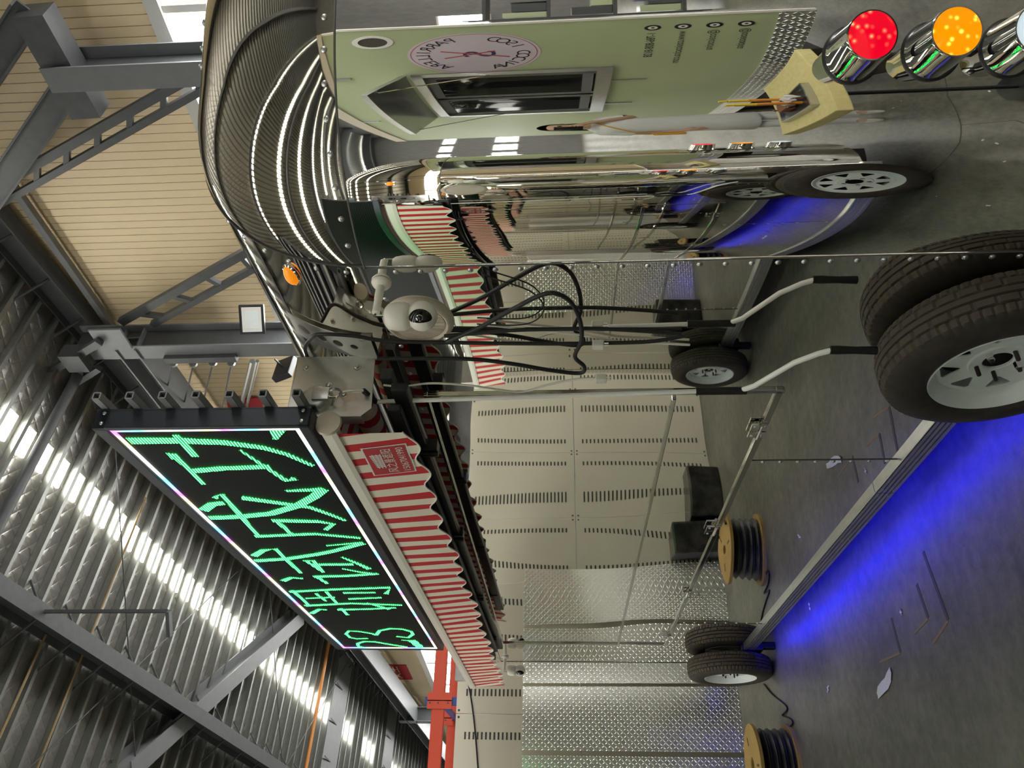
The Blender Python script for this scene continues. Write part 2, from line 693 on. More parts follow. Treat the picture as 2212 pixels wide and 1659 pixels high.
# ---- roof: foil-faced quilt over purlins
ceil = struct('ceiling')
part('roof_sheet', 'foil_quilt', ceil, MB().add([B(XL, YB, roof_z(YB)), B(XW, YB, roof_z(YB)), B(XW, YF, roof_z(YF)), B(XL, YF, roof_z(YF))], [(0, 1, 2, 3)]))
pl = MB()
Lp = (XW - XL) / 2
pl.obox((0, 0, 0), (Lp, 0, 0), (0, 0.004, 0), (0, 0, 0.11))
pl.obox((0, 0.035, 0.107), (Lp, 0, 0), (0, 0.035, 0), (0, 0, 0.003))
pl.obox((0, -0.035, -0.107), (Lp, 0, 0), (0, 0.035, 0), (0, 0, 0.003))
pl.obox((0, -0.068, -0.098), (Lp, 0, 0), (0, 0.002, 0), (0, 0, 0.012))
pm = pl.mesh('purlin', 'purlin_steel')
SP = 0.508
rotB = Matrix.Rotation(rad(8.0), 4, 'Z')
tiltB = Matrix.Rotation(-math.atan(0.1), 4, 'X')
k0 = int((YB - 9.93) / SP) + 1
k1 = int((YF - 9.93) / SP)
for k in range(k0, k1):
    y = 9.93 + SP * k
    c = B((XW + XL) / 2, y, roof_z(y) - 0.115)
    link('purlin', pm, ceil, Matrix.Translation(c) @ rotB @ tiltB)
# skylight row over the trailer, one pane to a bay
pane = MB().obox((0, 0, 0), (0.275, 0, 0), (0, 0.160, 0), (0, 0, 0.004)).mesh('skylight_pane', 'skylight')
for k in range(-6, k1 - 4):
    if k in (37, 38, 42, 43, 50, 51):
        continue
    y = 9.93 + SP * (k + 0.5)
    link('skylight_pane', pane, ceil, Matrix.Translation(B(7.745, y, roof_z(y) - 0.012)) @ rotB @ tiltB)
for r in range(11):
    x = -0.75 - 4.2 * r
    m = MB()
    for k in range(k0, k1 - 1):
        y0, y1 = 9.93 + SP * (k + .5) - 0.16, 9.93 + SP * (k + .5) + 0.16
        m.add([B(x - .275, y0, roof_z(y0) - .012), B(x + .275, y0, roof_z(y0) - .012), B(x + .275, y1, roof_z(y1) - .012), B(x - .275, y1, roof_z(y1) - .012)], [(0, 1, 2, 3)])
    o = part('skylight_strip', 'skylight', ceil, m)
    o['kind'] = 'stuff'
# plain deck bands beyond
for (ya, yb_) in ((26.15, 27.5), (32.2, 33.4)):
    part('deck_band', 'grey_steel', ceil, MB().add([B(-6, ya, roof_z(ya) - .24), B(XW, ya, roof_z(ya) - .24), B(XW, yb_, roof_z(yb_) - .24), B(-6, yb_, roof_z(yb_) - .24)], [(0, 1, 2, 3)]))
    for j in range(14):
        part('deck_joint', 'seam_dark', ceil, MB().obox(B(XW - 0.6 - 1.15 * j, (ya + yb_) / 2, roof_z((ya + yb_) / 2) - .245), BY * 0.66 * (yb_ - ya) / 1.35, BX * 0.02, (0, 0, 0.006)))
# rafters with fly braces
for x in (10.1, 5.05, -0.5, -6.0, -12.0, -18.0, -24, -30, -36, -42):
    part('rafter', 'dark_steel', ceil, MB().ibeam(B(x, YB, roof_z(YB) - .49), B(x, YF, roof_z(YF) - .49), 0.30, 0.52, 0.03))
for k in range(-6, 44, 2):
    y = 9.93 + SP * k
    for x in (5.05, 10.1):
        for sgn in ((-1, 1) if x < 9 else (-1,)):
            part('fly_brace', 'dark_steel', ceil, MB().bar(B(x, y, roof_z(y) - .70), B(x + sgn * .62, y, roof_z(y) - .2), 0.035, 0.035))
# pipes and conduits slung under the roof
part('roof_strut', 'dark_steel', ceil, MB().tube([B(9.6, 10.6, 10.75), B(-2, 10.4, 10.75)], 0.095, 12), 40)
part('sprinkler_pipe', 'pipe_orange', ceil, MB().tube([B(10.2, 24.8, roof_z(24.8) - .34), B(-6, 24.8, roof_z(24.8) - .34)], 0.055, 8), 40)
for (y, x0, x1) in ((13.9, 8.5, 0.0), (12.75, 5.0, 0.0)):
    part('conduit', 'conduit_tan', ceil, MB().tube([B(x0, y, roof_z(y) - .27), B(x1, y - .2, roof_z(y) - .27)], 0.022, 6), 40)
pa, pb = V((3.37, 12.55, 11.05)), V((3.375, 12.5, 8.2))
part('hanger_rod', 'dark_steel', ceil, MB().bar(pa, pb, 0.07, 0.05, (1, 0, 0)).bar(pb, pb + V((-.35, .25, 0)), 0.1, 0.06))
for a, b in (((9.9, 11.5), (0.5, 19.0)), ((9.9, 19.0), (0.5, 11.5)), ((9.9, 19.5), (0.5, 27)), ((9.9, 27), (0.5, 19.5))):
    part('bracing_rod', 'dark_steel', ceil, MB().tube([B(*a, roof_z(a[1]) - .34), B(*b, roof_z(b[1]) - .34)], 0.012, 5))

# ---- wall behind the silver trailer: timber-coloured boards over a window band
WB, WT = 4.7, 7.02
wr = struct('wall_right')
part('wall_sheet', 'beige_wall', wr, MB().add([B(XW + .03, YB, 0), B(XW + .03, YF, 0), B(XW + .03, YF, roof_z(YF)), B(XW + .03, YB, roof_z(YB))], [(0, 1, 2, 3)]))
pb_ = MB().box((-0.012, -0.0705, 0), (0.012, 0.0705, 1)).mesh('plank', 'beige_wall', bevel=0)
for i in range(206):
    y = 2.2 + 0.15 * i
    link('plank', pb_, wr, Matrix.Translation(B(XW, y, WT)) @ rotB @ Matrix.Diagonal((1, 1, roof_z(y) - WT - 0.02, 1)))
part('window_head', 'window_frame', wr, MB().obox(B(XW - .06, (YB + YF) / 2, WT), BY * (YF - YB) / 2, BX * .06, (0, 0, .07)))
part('window_head', 'window_frame', wr, MB().obox(B(XW - .10, (YB + YF) / 2, WT - .1), BY * (YF - YB) / 2, BX * .03, (0, 0, .04)))
part('window_sill', 'window_frame', wr, MB().obox(B(XW - .05, (YB + YF) / 2, WB), BY * (YF - YB) / 2, BX * .06, (0, 0, .06)))
n = 0
y = YB + 0.6
while y < YF - 1.5:
    n += 1
    w1 = struct('window_%d' % n)
    part('pane', 'window_light', w1, MB().obox(B(XW - .02, y + 1.2, (WB + WT) / 2), BY * 1.12, BX * .006, (0, 0, (WT - WB) / 2 - .06)))
    part('mullion', 'window_frame', w1, MB().obox(B(XW - .04, y, (WB + WT) / 2), BY * .05, BX * .03, (0, 0, (WT - WB) / 2)))
    part('bar', 'window_frame', w1, MB().obox(B(XW - .04, y + 1.2, (WB + WT) / 2), BY * .025, BX * .02, (0, 0, (WT - WB) / 2)))
    y += 2.45
# red notice high on the boards: two characters for "safety"
sg = thing('safety_notice', B(XW - .05, 30.05, 7.9), 'red square notice with two cream characters on the boarded wall', 'sign')
part('board', 'sign_red', sg, MB().obox(B(XW - .04, 30.05, 8.35), BY * .8, BX * .015, (0, 0, .62)))
shape('lettering', 'print_cream', sg, frame(B(XW - .06, 30.05, 8.35), -BY, (0, 0, 1)), text='安全', size=0.72, depth=0.004)

# ---- other walls of the hall (seen only in the polished steel)
for nm, pts in (('wall_left', [(XL, YB), (XL, YF)]), ('wall_back', [(XL, YB), (XW, YB)]), ('wall_far', [(XL, YF), (XW, YF)])):
    (xa, ya), (xb, yb2) = pts
    o = MB().add([B(xa, ya, 0), B(xb, yb2, 0), B(xb, yb2, roof_z(yb2)), B(xa, ya, roof_z(ya))], [(0, 1, 2, 3)]).build(nm, 'wall_grey')
    o['kind'] = 'structure'
n += 1
for i, x in enumerate((-40, -32, -24, -16, -8, 0, 7)):
    w1 = struct('window_%d' % (n + i))
    part('pane', 'window_light', w1, MB().obox(B(x, YB + .03, 5.0), BX * 1.6, BY * .006, (0, 0, .9)))
    part('frame', 'window_frame', w1, MB().obox(B(x, YB + .04, 5.95), BX * 1.65, BY * .03, (0, 0, .05)).obox(B(x, YB + .04, 4.05), BX * 1.65, BY * .03, (0, 0, .05)).obox(B(x, YB + .04, 5), BX * .03, BY * .03, (0, 0, .9)))

n += 7
for i in range(14):  # glowing panes added on the left wall for bright dashes in place of skylights
    for zc, hz in ((5.2, .8), (9.2, .45)):
        w1 = struct('window_%d' % n)
        n += 1
        yc = -24 + i * 4.4
        part('pane', 'window_light', w1, MB().obox(B(XL + .03, yc, zc), BY * 1.5, BX * .006, (0, 0, hz)))
        part('frame', 'window_frame', w1, MB().obox(B(XL + .04, yc, zc + hz), BY * 1.55, BX * .03, (0, 0, .05)).obox(B(XL + .04, yc, zc - hz), BY * 1.55, BX * .03, (0, 0, .05)))

# ---- steel columns and bracing in front of the boards
def column(x, y, top, nm='column'):
    o = struct(nm, B(x, y, 0))
    part('flange', 'grey_steel', o, MB().obox(B(x - .27, y, top / 2), BY * .17, BX * .014, (0, 0, top / 2)))
    part('flange', 'grey_steel', o, MB().obox(B(x + .27, y, top / 2), BY * .17, BX * .014, (0, 0, top / 2)))
    part('web', 'dark_steel', o, MB().obox(B(x, y, top / 2), BY * .011, BX * .26, (0, 0, top / 2)))
    return o


c1 = column(9.6, 10.15, roof_z(10.15) - .6)
part('gusset', 'dark_steel', c1, MB().obox(B(9.2, 10.15, 10.55), BY * .22, BX * .15, (0, 0, .2)))
part('gusset', 'grey_steel', c1, MB().obox(B(9.3, 9.75, 9.75), BY * .25, BX * .02, (0, 0, .3)))
c2 = column(9.6, 4.85, 8.3)
part('cap_plate', 'dark_steel', c2, MB().bar(V((8.93, 5.35, 8.15)), V((8.74, 6.75, 8.1)), 0.36, 0.42))
part('diagonal', 'dark_steel', c2, MB().ibeam(V((8.80, 6.35, 8.2)), V((8.50, 8.4, 10.75)), 0.30, 0.36, 0.03))
part('diagonal', 'dark_steel', c2, MB().ibeam(V((8.95, 5.35, 8.2)), V((8.75, 7.2, 10.6)), 0.30, 0.36, 0.03))
column(9.6, 30.6 + 2.3, 8.5)
column(9.6, -2, 11.0)
tb = struct('beam')
part('tie_beam', 'grey_steel', tb, MB().ibeam(V((8.12, 11.3, 9.62)), V((3.75, 42.4, 7.35)), 0.66, 0.40, 0.03))
tb2 = struct('beam')
part('brace_beam', 'grey_steel', tb2, MB().ibeam(V((5.98, 22.75, 9.62)), V((1.30, 16.45, 10.42)), 0.42, 0.46, 0.03))
tb3 = struct('beam')
part('wall_tie', 'grey_steel', tb3, MB().bar(V((9.12, 8.39, 10.45)), V((8.66, 11.7, 10.35)), 0.12, 0.12))


def ladder(p0, p1, q0, q1, xp, nr, wd=0.1):
    """two chords and rungs of a lattice brace lying in the plane of the columns"""
    def at(px):
        d = ray(*px)
        return CAM + d * (xp / (d.x * bc + d.y * bs))
    a0, a1, b0, b1 = at(p0), at(p1), at(q0), at(q1)
    o = struct('beam')
    part('chord', 'dark_steel', o, MB().bar(a0, a1, wd * 1.3, wd, BX))
    part('chord', 'dark_steel', o, MB().bar(b0, b1, wd, wd, BX))
    for i in range(nr):
        t = (i + 0.5) / nr
        part('rung', 'dark_steel', o, MB().bar(a0.lerp(a1, t), b0.lerp(b1, t), wd * .8, wd * .8, BX))


ladder((-10, 404), (470, 133), (-10, 446), (470, 175), 9.75, 7)
ladder((262, 695), (560, 528), (330, 700), (580, 562), 9.75, 4, 0.11)
ladder((215, 738), (-60, 905), (215, 795), (-60, 968), 9.2, 4, 0.11)


def on_plane(px, xp):
    d = ray(*px)
    return CAM + d * (xp / (d.x * bc + d.y * bs))


# floodlights, wires and a banner by the column
def floodlight(px, xp, sz, face, lab):
    c = on_plane(px, xp)
    f_ = V(face).normalized()
    r_ = f_.cross(V((0, 0, 1))).normalized()
    u_ = r_.cross(f_)
    fl_ = thing('floodlight', c - V((0, 0, sz)), lab, 'lamp', 'floodlights on the steel columns')
    part('housing', 'black_paint', fl_, MB().obox(c, r_ * sz, f_ * sz * .28, u_ * sz * .8), bevel=sz * .08)
    part('reflector', 'print_white', fl_, MB().obox(c + f_ * sz * .285, r_ * sz * .82, f_ * .004, u_ * sz * .62))
    part('glass', 'wheel_white', fl_, MB().obox(c + f_ * sz * .30, r_ * sz * .6, f_ * .004, u_ * sz * .42))
    part('yoke', 'black_paint', fl_, MB().bar(c - f_ * sz * .2, c - f_ * sz * 1.2, sz * .12, sz * .12))


floodlight((545, 690), 9.25, .26, (-.6, -.75, -.25), 'square black floodlight with pale glass on the steel column')
floodlight((615, 797), 9.25, .24, (-.2, .9, -.4), 'dark floodlight turned away behind the steel column')
rl = struct('beam')
part('lamp_rail', 'dark_steel', rl, MB().bar(on_plane((358, 774), 9.3), on_plane((512, 770), 9.3), .16, .14))
for i, (a, b) in enumerate((((375, 785), (345, 895)), ((418, 786), (392, 895)), ((460, 784), (432, 895)), ((500, 784), (478, 895)))):
    part('pulley', 'galvanised', rl, MB().lathe([(0, -.03), (.07, -.03), (.07, .03), (0, .03)], on_plane(a, 9.3), (0.3, 1, 0), 16), 40)
    part('stay_wire', 'seam_dark', rl, MB().tube([on_plane(a, 9.3), on_plane(b, 9.6)], .016, 5))
part('conduit', 'galvanised', rl, MB().tube([on_plane((545, 780), 9.4), on_plane((520, 880), 10.2)], .05, 8).tube([on_plane((556, 780), 9.4), on_plane((532, 880), 10.2)], .035, 8))
bn = thing('red_banner', on_plane((540, 868), 10.3) - V((0, 0, .4)), 'plain red banner on the boarded wall beyond the steel column', 'banner')
qa = [on_plane(p, 10.32) for p in ((490, 862), (565, 858), (570, 900), (497, 902))]
part('cloth', 'sign_red', bn, MB().prism(qa, -BX * .02))

# ================================================================== THE POLISHED TRAILER
S = 1.40                 # x of its flat side
XC = 2.337               # its centre line
Y0, Y1 = 1.635, 6.70     # where the rounded ends start
ZB, ZT = 0.25, 2.145     # bottom and top of the walls
RS = 0.58                # roof shoulder
ARCS = ((0, 54, 0.54), (54, 66, 0.8), (66, 90, 1.4))


def near_curve(step=1.0):
    """plan of the rounded end: (x, y, phi) from the flat side to the centre line"""
    x, y = S, Y0
    out = [(x, y, 0.0)]
    for a, b, r in ARCS:
        n = max(2, int((b - a) / step))
        xs, ys = x, y
        for i in range(1, n + 1):
            p = rad(a + (b - a) * i / n)
            out.append((xs + r * (math.cos(rad(a)) - math.cos(p)), ys - r * (math.sin(p) - math.sin(rad(a))), p))
        x, y = out[-1][0], out[-1][1]
    return out


NC = near_curve()


def end_outline(near=True, off=0.0):
    pts = []
    for (x, y, p) in NC:
        pts.append((x - off * math.cos(p), y - off * math.sin(p)))
    full = pts + [(2 * XC - x, y) for (x, y) in reversed(pts[:-1])]
    if not near:
        full = [(x, Y1 + (Y0 - y)) for (x, y) in full]
    return full


def wall_pt(phi_deg, off=0.0):
    """point and outward normal on the rounded end at a turn of phi"""
    q = min(NC, key=lambda c: abs(math.degrees(c[2]) - phi_deg))
    n = V((-math.cos(q[2]), -math.sin(q[2]), 0))
    return V((q[0], q[1], 0)) + n * off, n


tr = thing('food_trailer', (XC, 4.2, 0), 'polished mirror steel food trailer with LED sign and striped awning along its side', 'trailer')


def sheet(name, pts, z0, z1, nz, matn, smooth=179):
    rows = [[(x, y, z0 + (z1 - z0) * k / nz) for (x, y) in pts] for k in range(nz + 1)]
    return part(name, matn, tr, MB().grid(rows), smooth)


sheet('side_panel', [(S, Y0 - .03 + (Y1 + .03 - Y0) * i / 24) for i in range(25)], ZB, ZT, 8, 'mirror_steel')
sheet('side_panel', [(2 * XC - S, Y0 + (Y1 - Y0) * i / 6) for i in range(7)], ZB, ZT, 2, 'mirror_steel')
sheet('end_panel', [(S - .003, Y0 + .0)] + end_outline(True, 0.003), ZB, ZT + .005, 8, 'mirror_cap')
sheet('end_panel', end_outline(False, 0.003), ZB, ZT + .005, 4, 'mirror_cap')


def dome_b(p):
    """height of the dome above the walls: lower towards the nose"""
    t = min(1.0, math.degrees(p) / 68.0)
    return RS - 0.067 * t * t * (3 - 2 * t)


def dome_rows(near):
    rows = []
    cy = Y0 if near else Y1
    ol = end_outline(near)
    phs = [q[2] for q in NC]
    phs = phs + list(reversed(phs[:-1]))
    for k in range(25):
        th = rad(90 * k / 24)
        f = RS / (XC - S) * (1 - math.cos(th))
        rows.append([(x + (XC - x) * f, y + (cy - y) * f, ZT + dome_b(p) * math.sin(th)) for (x, y), p in zip(ol, phs)])
    return rows


part('roof_dome', 'brushed_cap', tr, MB().grid(dome_rows(True)), 179)
part('roof_dome', 'brushed_cap', tr, MB().grid(dome_rows(False)), 179)
for sx in (1, -1):
    rows = []
    for k in range(25):
        th = rad(90 * k / 24)
        x = S + RS * (1 - math.cos(th))
        x = x if sx == 1 else 2 * XC - x
        rows.append([(x, Y0 + (Y1 - Y0) * i / 10, ZT + RS * math.sin(th)) for i in range(11)])
    part('roof_shoulder', 'brushed_cap', tr, MB().grid(rows), 179)
top = [p for p in dome_rows(True)[-1]] + [p for p in reversed(dome_rows(False)[-1])]
nt_ = len(top)
part('roof_top', 'brushed_cap', tr, MB().add([(p[0], p[1], p[2]) for p in top] + [(XC, Y0, ZT + RS + .01), (XC, Y1, ZT + RS + .01)],
     [(i, i + 1, nt_) for i in range(nt_ // 2 - 1)] + [(i, i + 1, nt_ + 1) for i in range(nt_ // 2, nt_ - 1)] + [(nt_ // 2 - 1, nt_ // 2, nt_ + 1, nt_), (nt_ - 1, 0, nt_, nt_ + 1)]))

# ---- laps and rivets
part('lap_strip', 'lap_edge', tr, MB().box((S - .0040, Y0 - .001, ZB), (S, Y0 + .002, ZT)))
part('lap_strip', 'lap_edge', tr, MB().box((S - .002, Y0, ZT - .001), (S + .004, Y1, ZT + .002)))
hs = MB()
ol = end_outline(True, 0.0045)
for i in range(len(ol) // 2):
    a, b = ol[i], ol[i + 1]
    hs.bar((a[0], a[1], ZT + .002), (b[0], b[1], ZT + .002), 0.004, 0.004)
part('lap_strip', 'lap_edge', tr, hs)
sv = MB()
for k in range(24):
    t0, t1 = rad(80 * k / 24), rad(80 * (k + 1) / 24)
    sv.bar((S + RS * (1 - math.cos(t0)) - .002 * math.cos(t0), Y0 - .01, ZT + RS * math.sin(t0) + .002 * math.sin(t0)), (S + RS * (1 - math.cos(t1)) - .002 * math.cos(t1), Y0 - .01, ZT + RS * math.sin(t1) + .002 * math.sin(t1)), 0.005, 0.004)
part('lap_strip', 'seam_dark', tr, sv)
part('lap_strip', 'lap_edge', tr, MB().box((S - .003, 2.890, ZB), (S, 2.893, .83)))
part('lap_strip', 'lap_edge', tr, MB().box((S - .003, 5.450, ZB), (S, 5.453, .83)))
rv = MB().lathe([(0.0, 0.0052), (0.0026, 0.0050), (0.0028, 0.0040), (0.005, 0.0038), (0.0075, 0.0015), (0.0085, 0.0)], (0, 0, 0), (0, 0, 1), 14).mesh('rivet', 'aluminium', 40)


def rivet(p, nrm, sc=1.0):
    q = V((0, 0, 1)).rotation_difference(V(nrm)).to_matrix().to_4x4()
    link('rivet', rv, tr, Matrix.Translation(V(p)) @ q @ Matrix.Scale(sc, 4))


z = 0.30
while z < 2.12:
    rivet((S - .0005, Y0 + .022, z), (-1, 0, 0))
    z += 0.0705
for yy, z0, z1 in ((2.907, .29, .82), (5.435, .29, .82)):
    z = z0
    while z < z1:
        rivet((S - .0005, yy, z), (-1, 0, 0))
        z += 0.0705
yy = Y0 + .06
while yy < 2.5:
    rivet((S - .0005, yy, ZT - .028), (-1, 0, 0))
    yy += 0.0825
acc = 0.0
for i in range(1, len(NC)):
    acc += (V(NC[i][:2]) - V(NC[i - 1][:2])).length
    if acc > 0.078:
        acc = 0
        p = NC[i][2]
        rivet((NC[i][0], NC[i][1], ZT + .030), (-math.cos(p), -math.sin(p), .05))
for k in range(6, 76, 9):
    t = rad(k)
    rivet((S + RS * (1 - math.cos(t)), Y0 + .022, ZT + RS * math.sin(t)), (-math.cos(t), 0, math.sin(t)))
# rivets where the front dome meets the flat roof
for i in range(58, len(NC), 6):
    x, y, p = NC[i]
    t = rad(66)
    f = RS / (XC - S) * (1 - math.cos(t))
    rivet((x + (XC - x) * f, y + (Y0 - y) * f, ZT + dome_b(p) * math.sin(t)), (-math.cos(p) * math.cos(t), -math.sin(p) * math.cos(t), math.sin(t)), 1.3)

# ---- ribbed aluminium skirt rail, chassis and the blue light strip under it
prof = [(S, .169), (S - .022, .169), (S - .026, .173)]
for i in range(4):
    z0 = .176 + i * .0195
    prof += [(S - .026, z0 + .001), (S - .026, z0 + .0115), (S - .0165, z0 + .0122), (S - .0165, z0 + .0178), (S - .026, z0 + .0185)]
prof += [(S - .026, .2525), (S - .024, .255), (S, .255)]
for (ya, yb_) in ((1.60, 3.17), (3.175, 6.12)):
    part('skirt_rail', 'aluminium', tr, MB().prism([(x, ya, z) for x, z in prof], (0, yb_ - ya, 0)))
for yy in (3.14, 3.205, 3.75, 4.05, 4.4, 4.8, 5.3, 5.8, 6.0):
    for z in (.19, .232):
        rivet((S - .0262, yy, z), (-1, 0, 0), 0.5)
ch = MB()
for x in (1.62, 3.02):
    ch.box((x - .04, 1.3, .16), (x + .04, 7.0, .27))
for yy in (1.5, 2.6, 3.6, 4.6, 5.6, 6.8):
    ch.box((1.5, yy, .2), (3.15, yy + .06, .27))
part('chassis', 'black_paint', tr, ch)
part('belly_sheet', 'grey_steel', tr, MB().box((S + .02, 1.7, .245), (2 * XC - S - .02, 6.75, .252)))
part('underglow_strip', 'blue_glow', tr, MB().box((S + .035, 2.35, .165), (S + .047, 6.2, .175)))
for yy in (1.97, 6.41):
    part('axle', 'black_paint', tr, MB().tube([(1.36, yy, .325), (2 * XC - 1.36, yy, .325)], .03, 10), 40)
part('jack', 'black_paint', tr, MB().box((1.38, 6.14, .10), (1.47, 6.27, .27)).box((1.40, 6.17, .0), (1.45, 6.24, .11)), bevel=.008)

# ---- wheels
TW, TR, RR = 0.170, 0.325, 0.1975


def tyre_mesh():
    NA = 288
    m = MB()
    pr = [(.030, .186), (.018, .194), (.006, .208), (.001, .228), (.0, .250), (.003, .270), (.009, .288), (.0155, .302), (.020, .309)]
    tread_n = 33
    full = []
    for (x, r) in pr:
        full.append((x, r, None))
    for i in range(tread_n):
        u = i / (tread_n - 1)
        x = .0235 + (TW - .047) * u
        r = TR - .011 * abs(2 * u - 1) ** 3
        full.append((x, r, u))
    for (x, r) in reversed(pr):
        full.append((TW - x, r, None))
    rows = []
    for a in range(NA + 1):
        th = 2 * math.pi * a / NA
        row = []
        for (x, r, u) in full:
            rr = r
            if u is not None:
                g = 0.0
                for gu in (0.20, 0.40, 0.60, 0.80):
                    if abs(u - gu) < 0.017:
                        g = 0.0065
                w_ = abs(2 * u - 1)
                if w_ > 0.64:
                    if a % 4 == 0:
                        g = max(g, 0.005)
                elif w_ > 0.22:
                    q = (a + (4 if u > .5 else 0)) % 8
                    if q == 2:
                        g = max(g, 0.005)
                rr -= g
            elif 0.30 < r and a % 4 == 0:
                rr -= 0.0035
            row.append((x - .008, rr * math.cos(th), rr * math.sin(th)))
        rows.append(row)
    m.grid(rows)
    me = m.mesh('tyre', 'rubber', 28)
    me.materials.append(MATS['tread_rubber'])
    for p in me.polygons:
        if math.hypot(p.center.y, p.center.z) > .3105 and abs(p.normal.x) < .8:
            p.material_index = 1
    return me


def rim_meshes():
    m = MB()
    m.lathe([(.172, .150), (.168, .10), (.166, .058), (.1695, .040), (.176, .026), (.186, .016), (.190, .006), (RR, .0), (RR + .002, .004), (.192, .016), (.189, .03)], (0, 0, 0), (1, 0, 0), 64)
    barrel = m.mesh('rim', 'wheel_white', 35)
    sp = [circle2(.1675, 64), circle2(.041, 32)]
    for k in range(8):
        a = 2 * math.pi * (k + .5) / 8
        tri = []
        for (r, da) in ((.097, 0.0), (.150, .23), (.154, .17), (.154, -.17), (.150, -.23)):
            tri.append((r * math.cos(a + da), r * math.sin(a + da)))
        tri.insert(0, ((.101) * math.cos(a - .06), (.101) * math.sin(a - .06)))
        tri.insert(2, ((.101) * math.cos(a + .06), (.101) * math.sin(a + .06)))
        sp.append(tri)
    disc = curve_mesh('disc', 'wheel_white', sp, frame((.052, 0, 0), (0, 1, 0), (0, 0, 1)), .0022)
    back = MB().lathe([(.0, .11), (.16, .11)], (0, 0, 0), (1, 0, 0), 24).mesh('hub_plate', 'black_paint')
    hub = MB().lathe([(.041, .056), (.046, .048), (.078, .044), (.084, .052)], (0, 0, 0), (1, 0, 0), 40).mesh('hub_ring', 'wheel_white', 40)
    stud = MB().lathe([(.0, .016), (.0055, .016), (.0062, .018), (.0062, .05)], (0, 0, 0), (1, 0, 0), 10).mesh('stud', 'stud_dark', 40)
    nut = MB().lathe([(.0065, .026), (.009, .025), (.0105, .030), (.0115, .050)], (0, 0, 0), (1, 0, 0), 6).mesh('lug_nut', 'chrome')
    return barrel, disc, back, hub, stud, nut


TY = tyre_mesh()
RIM = rim_meshes()


def wheel(parent, y, valve=False, flip=False):
    c = V((1.22 if not flip else 2 * XC - 1.22, y, TR - .002))
    M = Matrix.Translation(c) @ (Matrix.Rotation(math.pi, 4, 'Z') if flip else Matrix.Identity(4)) @ Matrix.Rotation(0.35 + y, 4, 'X')
    wh = link('wheel', RIM[0], parent, M)
    for nm, me in (('tyre', TY), ('wheel_disc', RIM[1]), ('hub_plate', RIM[2]), ('hub_ring', RIM[3])):
        o = bpy.data.objects.new(nm, me)
        COL.objects.link(o)
        o.parent = wh
    for k in range(5):
        a = 2 * math.pi * k / 5
        o = bpy.data.objects.new('stud', RIM[4])
        COL.objects.link(o)
        o.parent = wh
        o.location = (0.0, .057 * math.cos(a), .057 * math.sin(a))
        if k in (0, 2):
            o = bpy.data.objects.new('lug_nut', RIM[5])
            COL.objects.link(o)
            o.parent = wh
            o.location = (0.0, .057 * math.cos(a), .057 * math.sin(a))
    return wh


for yy in (1.97, 6.41):
    wheel(tr, yy)
    wheel(tr, yy, flip=True)

# ---- serving hatch: bright trim, hinges
TX = S - .013


def trim(a, b, wd=.022, dp=.010):
    wd *= .7
    a, b = V(a), V(b)
    if abs(a.y - b.y) > abs(a.z - b.z):
        m = MB().box((S - dp, a.y, a.z - wd / 2), (S + .002, b.y, a.z + wd / 2))
    else:
        m = MB().box((S - dp, a.y - wd / 2, a.z), (S + .002, a.y + wd / 2, b.z))
    return part('hatch_trim', 'trim_chrome', tr, m, bevel=.003)


trim((TX, 2.325, .848), (TX, 6.04, .848), .036)
trim((TX, 2.375, 1.204), (TX, 6.04, 1.204), .022)
trim((TX, 2.336, .83), (TX, 2.336, 2.085), .026)
trim((TX, 6.04, .83), (TX, 6.04, 2.085), .022)
trim((TX, 2.325, 2.085), (TX, 6.04, 2.085), .022)
for (px, py) in ((1640, 923), (1541, 1139), (1486, 1277), (1440, 1372)):
    p = onX(px, py, S)
    hg = MB().box((S - .019, p.y - .05, p.z - .028), (S - .011, p.y - .004, p.z + .038)).box((S - .019, p.y + .004, p.z - .028), (S - .011, p.y + .05, p.z + .038))
    hg.tube([(S - .020, p.y - .052, .862), (S - .020, p.y + .052, .862)], .007, 8)
    h_ = part('hinge', 'chrome', tr, hg)
    for dy in (-.035, .035):
        for dz in (-.012, .026):
            part('hinge_screw', 'aluminium', h_, MB().lathe([(.0, .004), (.005, .003), (.006, 0)], (S - .019, p.y + dy, p.z + dz), (-1, 0, 0), 8), 40)

# ---- amber marker lamp on the shoulder
th = rad(24.8)
mp = V((S + RS * (1 - math.cos(th)), 1.716, ZT + RS * math.sin(th)))
mn = V((-math.cos(th), 0, math.sin(th)))
mt = V((math.sin(th), 0, math.cos(th)))
lb = MB()
rows = []
for i in range(9):
    ph = rad(90 * i / 8)
    rows.append([mp + (V((0, 1, 0)) * math.cos(a) * .040 + mt * math.sin(a) * .022) * math.cos(ph) + mn * (.004 + .022 * math.sin(ph)) for a in [2 * math.pi * j / 24 for j in range(25)]])
lamp = part('marker_lamp', 'amber_lens', tr, lb.grid(rows), 40)
rows = [[mp + (V((0, 1, 0)) * math.cos(a) * .046 * r + mt * math.sin(a) * .028 * r) + mn * hh for a in [2 * math.pi * j / 24 for j in range(25)]] for r, hh in ((1, 0), (1, .006), (.86, .008))]
part('bezel', 'chrome', lamp, MB().grid(rows), 40)

# ---- three round tail lamps in chrome cups on the rounded end
for zz, ml, phi in ((.903, 'lens_red', 55), (.722, 'lens_amber', 55), (.545, 'lens_white', 55)):
    p, n_ = wall_pt(phi)
    o_ = V((p.x, p.y, zz))
    cup = part('tail_lamp', 'chrome', tr, MB().lathe([(.064, -.02), (.064, .010), (.060, .016), (.0565, .118), (.055, .124), (.052, .124), (.052, .110)], o_, n_, 40), 35)
    part('gasket', 'black_rubber', cup, MB().lathe([(.069, .0), (.069, .006), (.0625, .010), (.0625, 0)], o_, n_, 40), 35)
    part('lens', ml, cup, MB().lathe([(.0, .123), (.030, .1225), (.052, .120)], o_, n_, 40), 60)

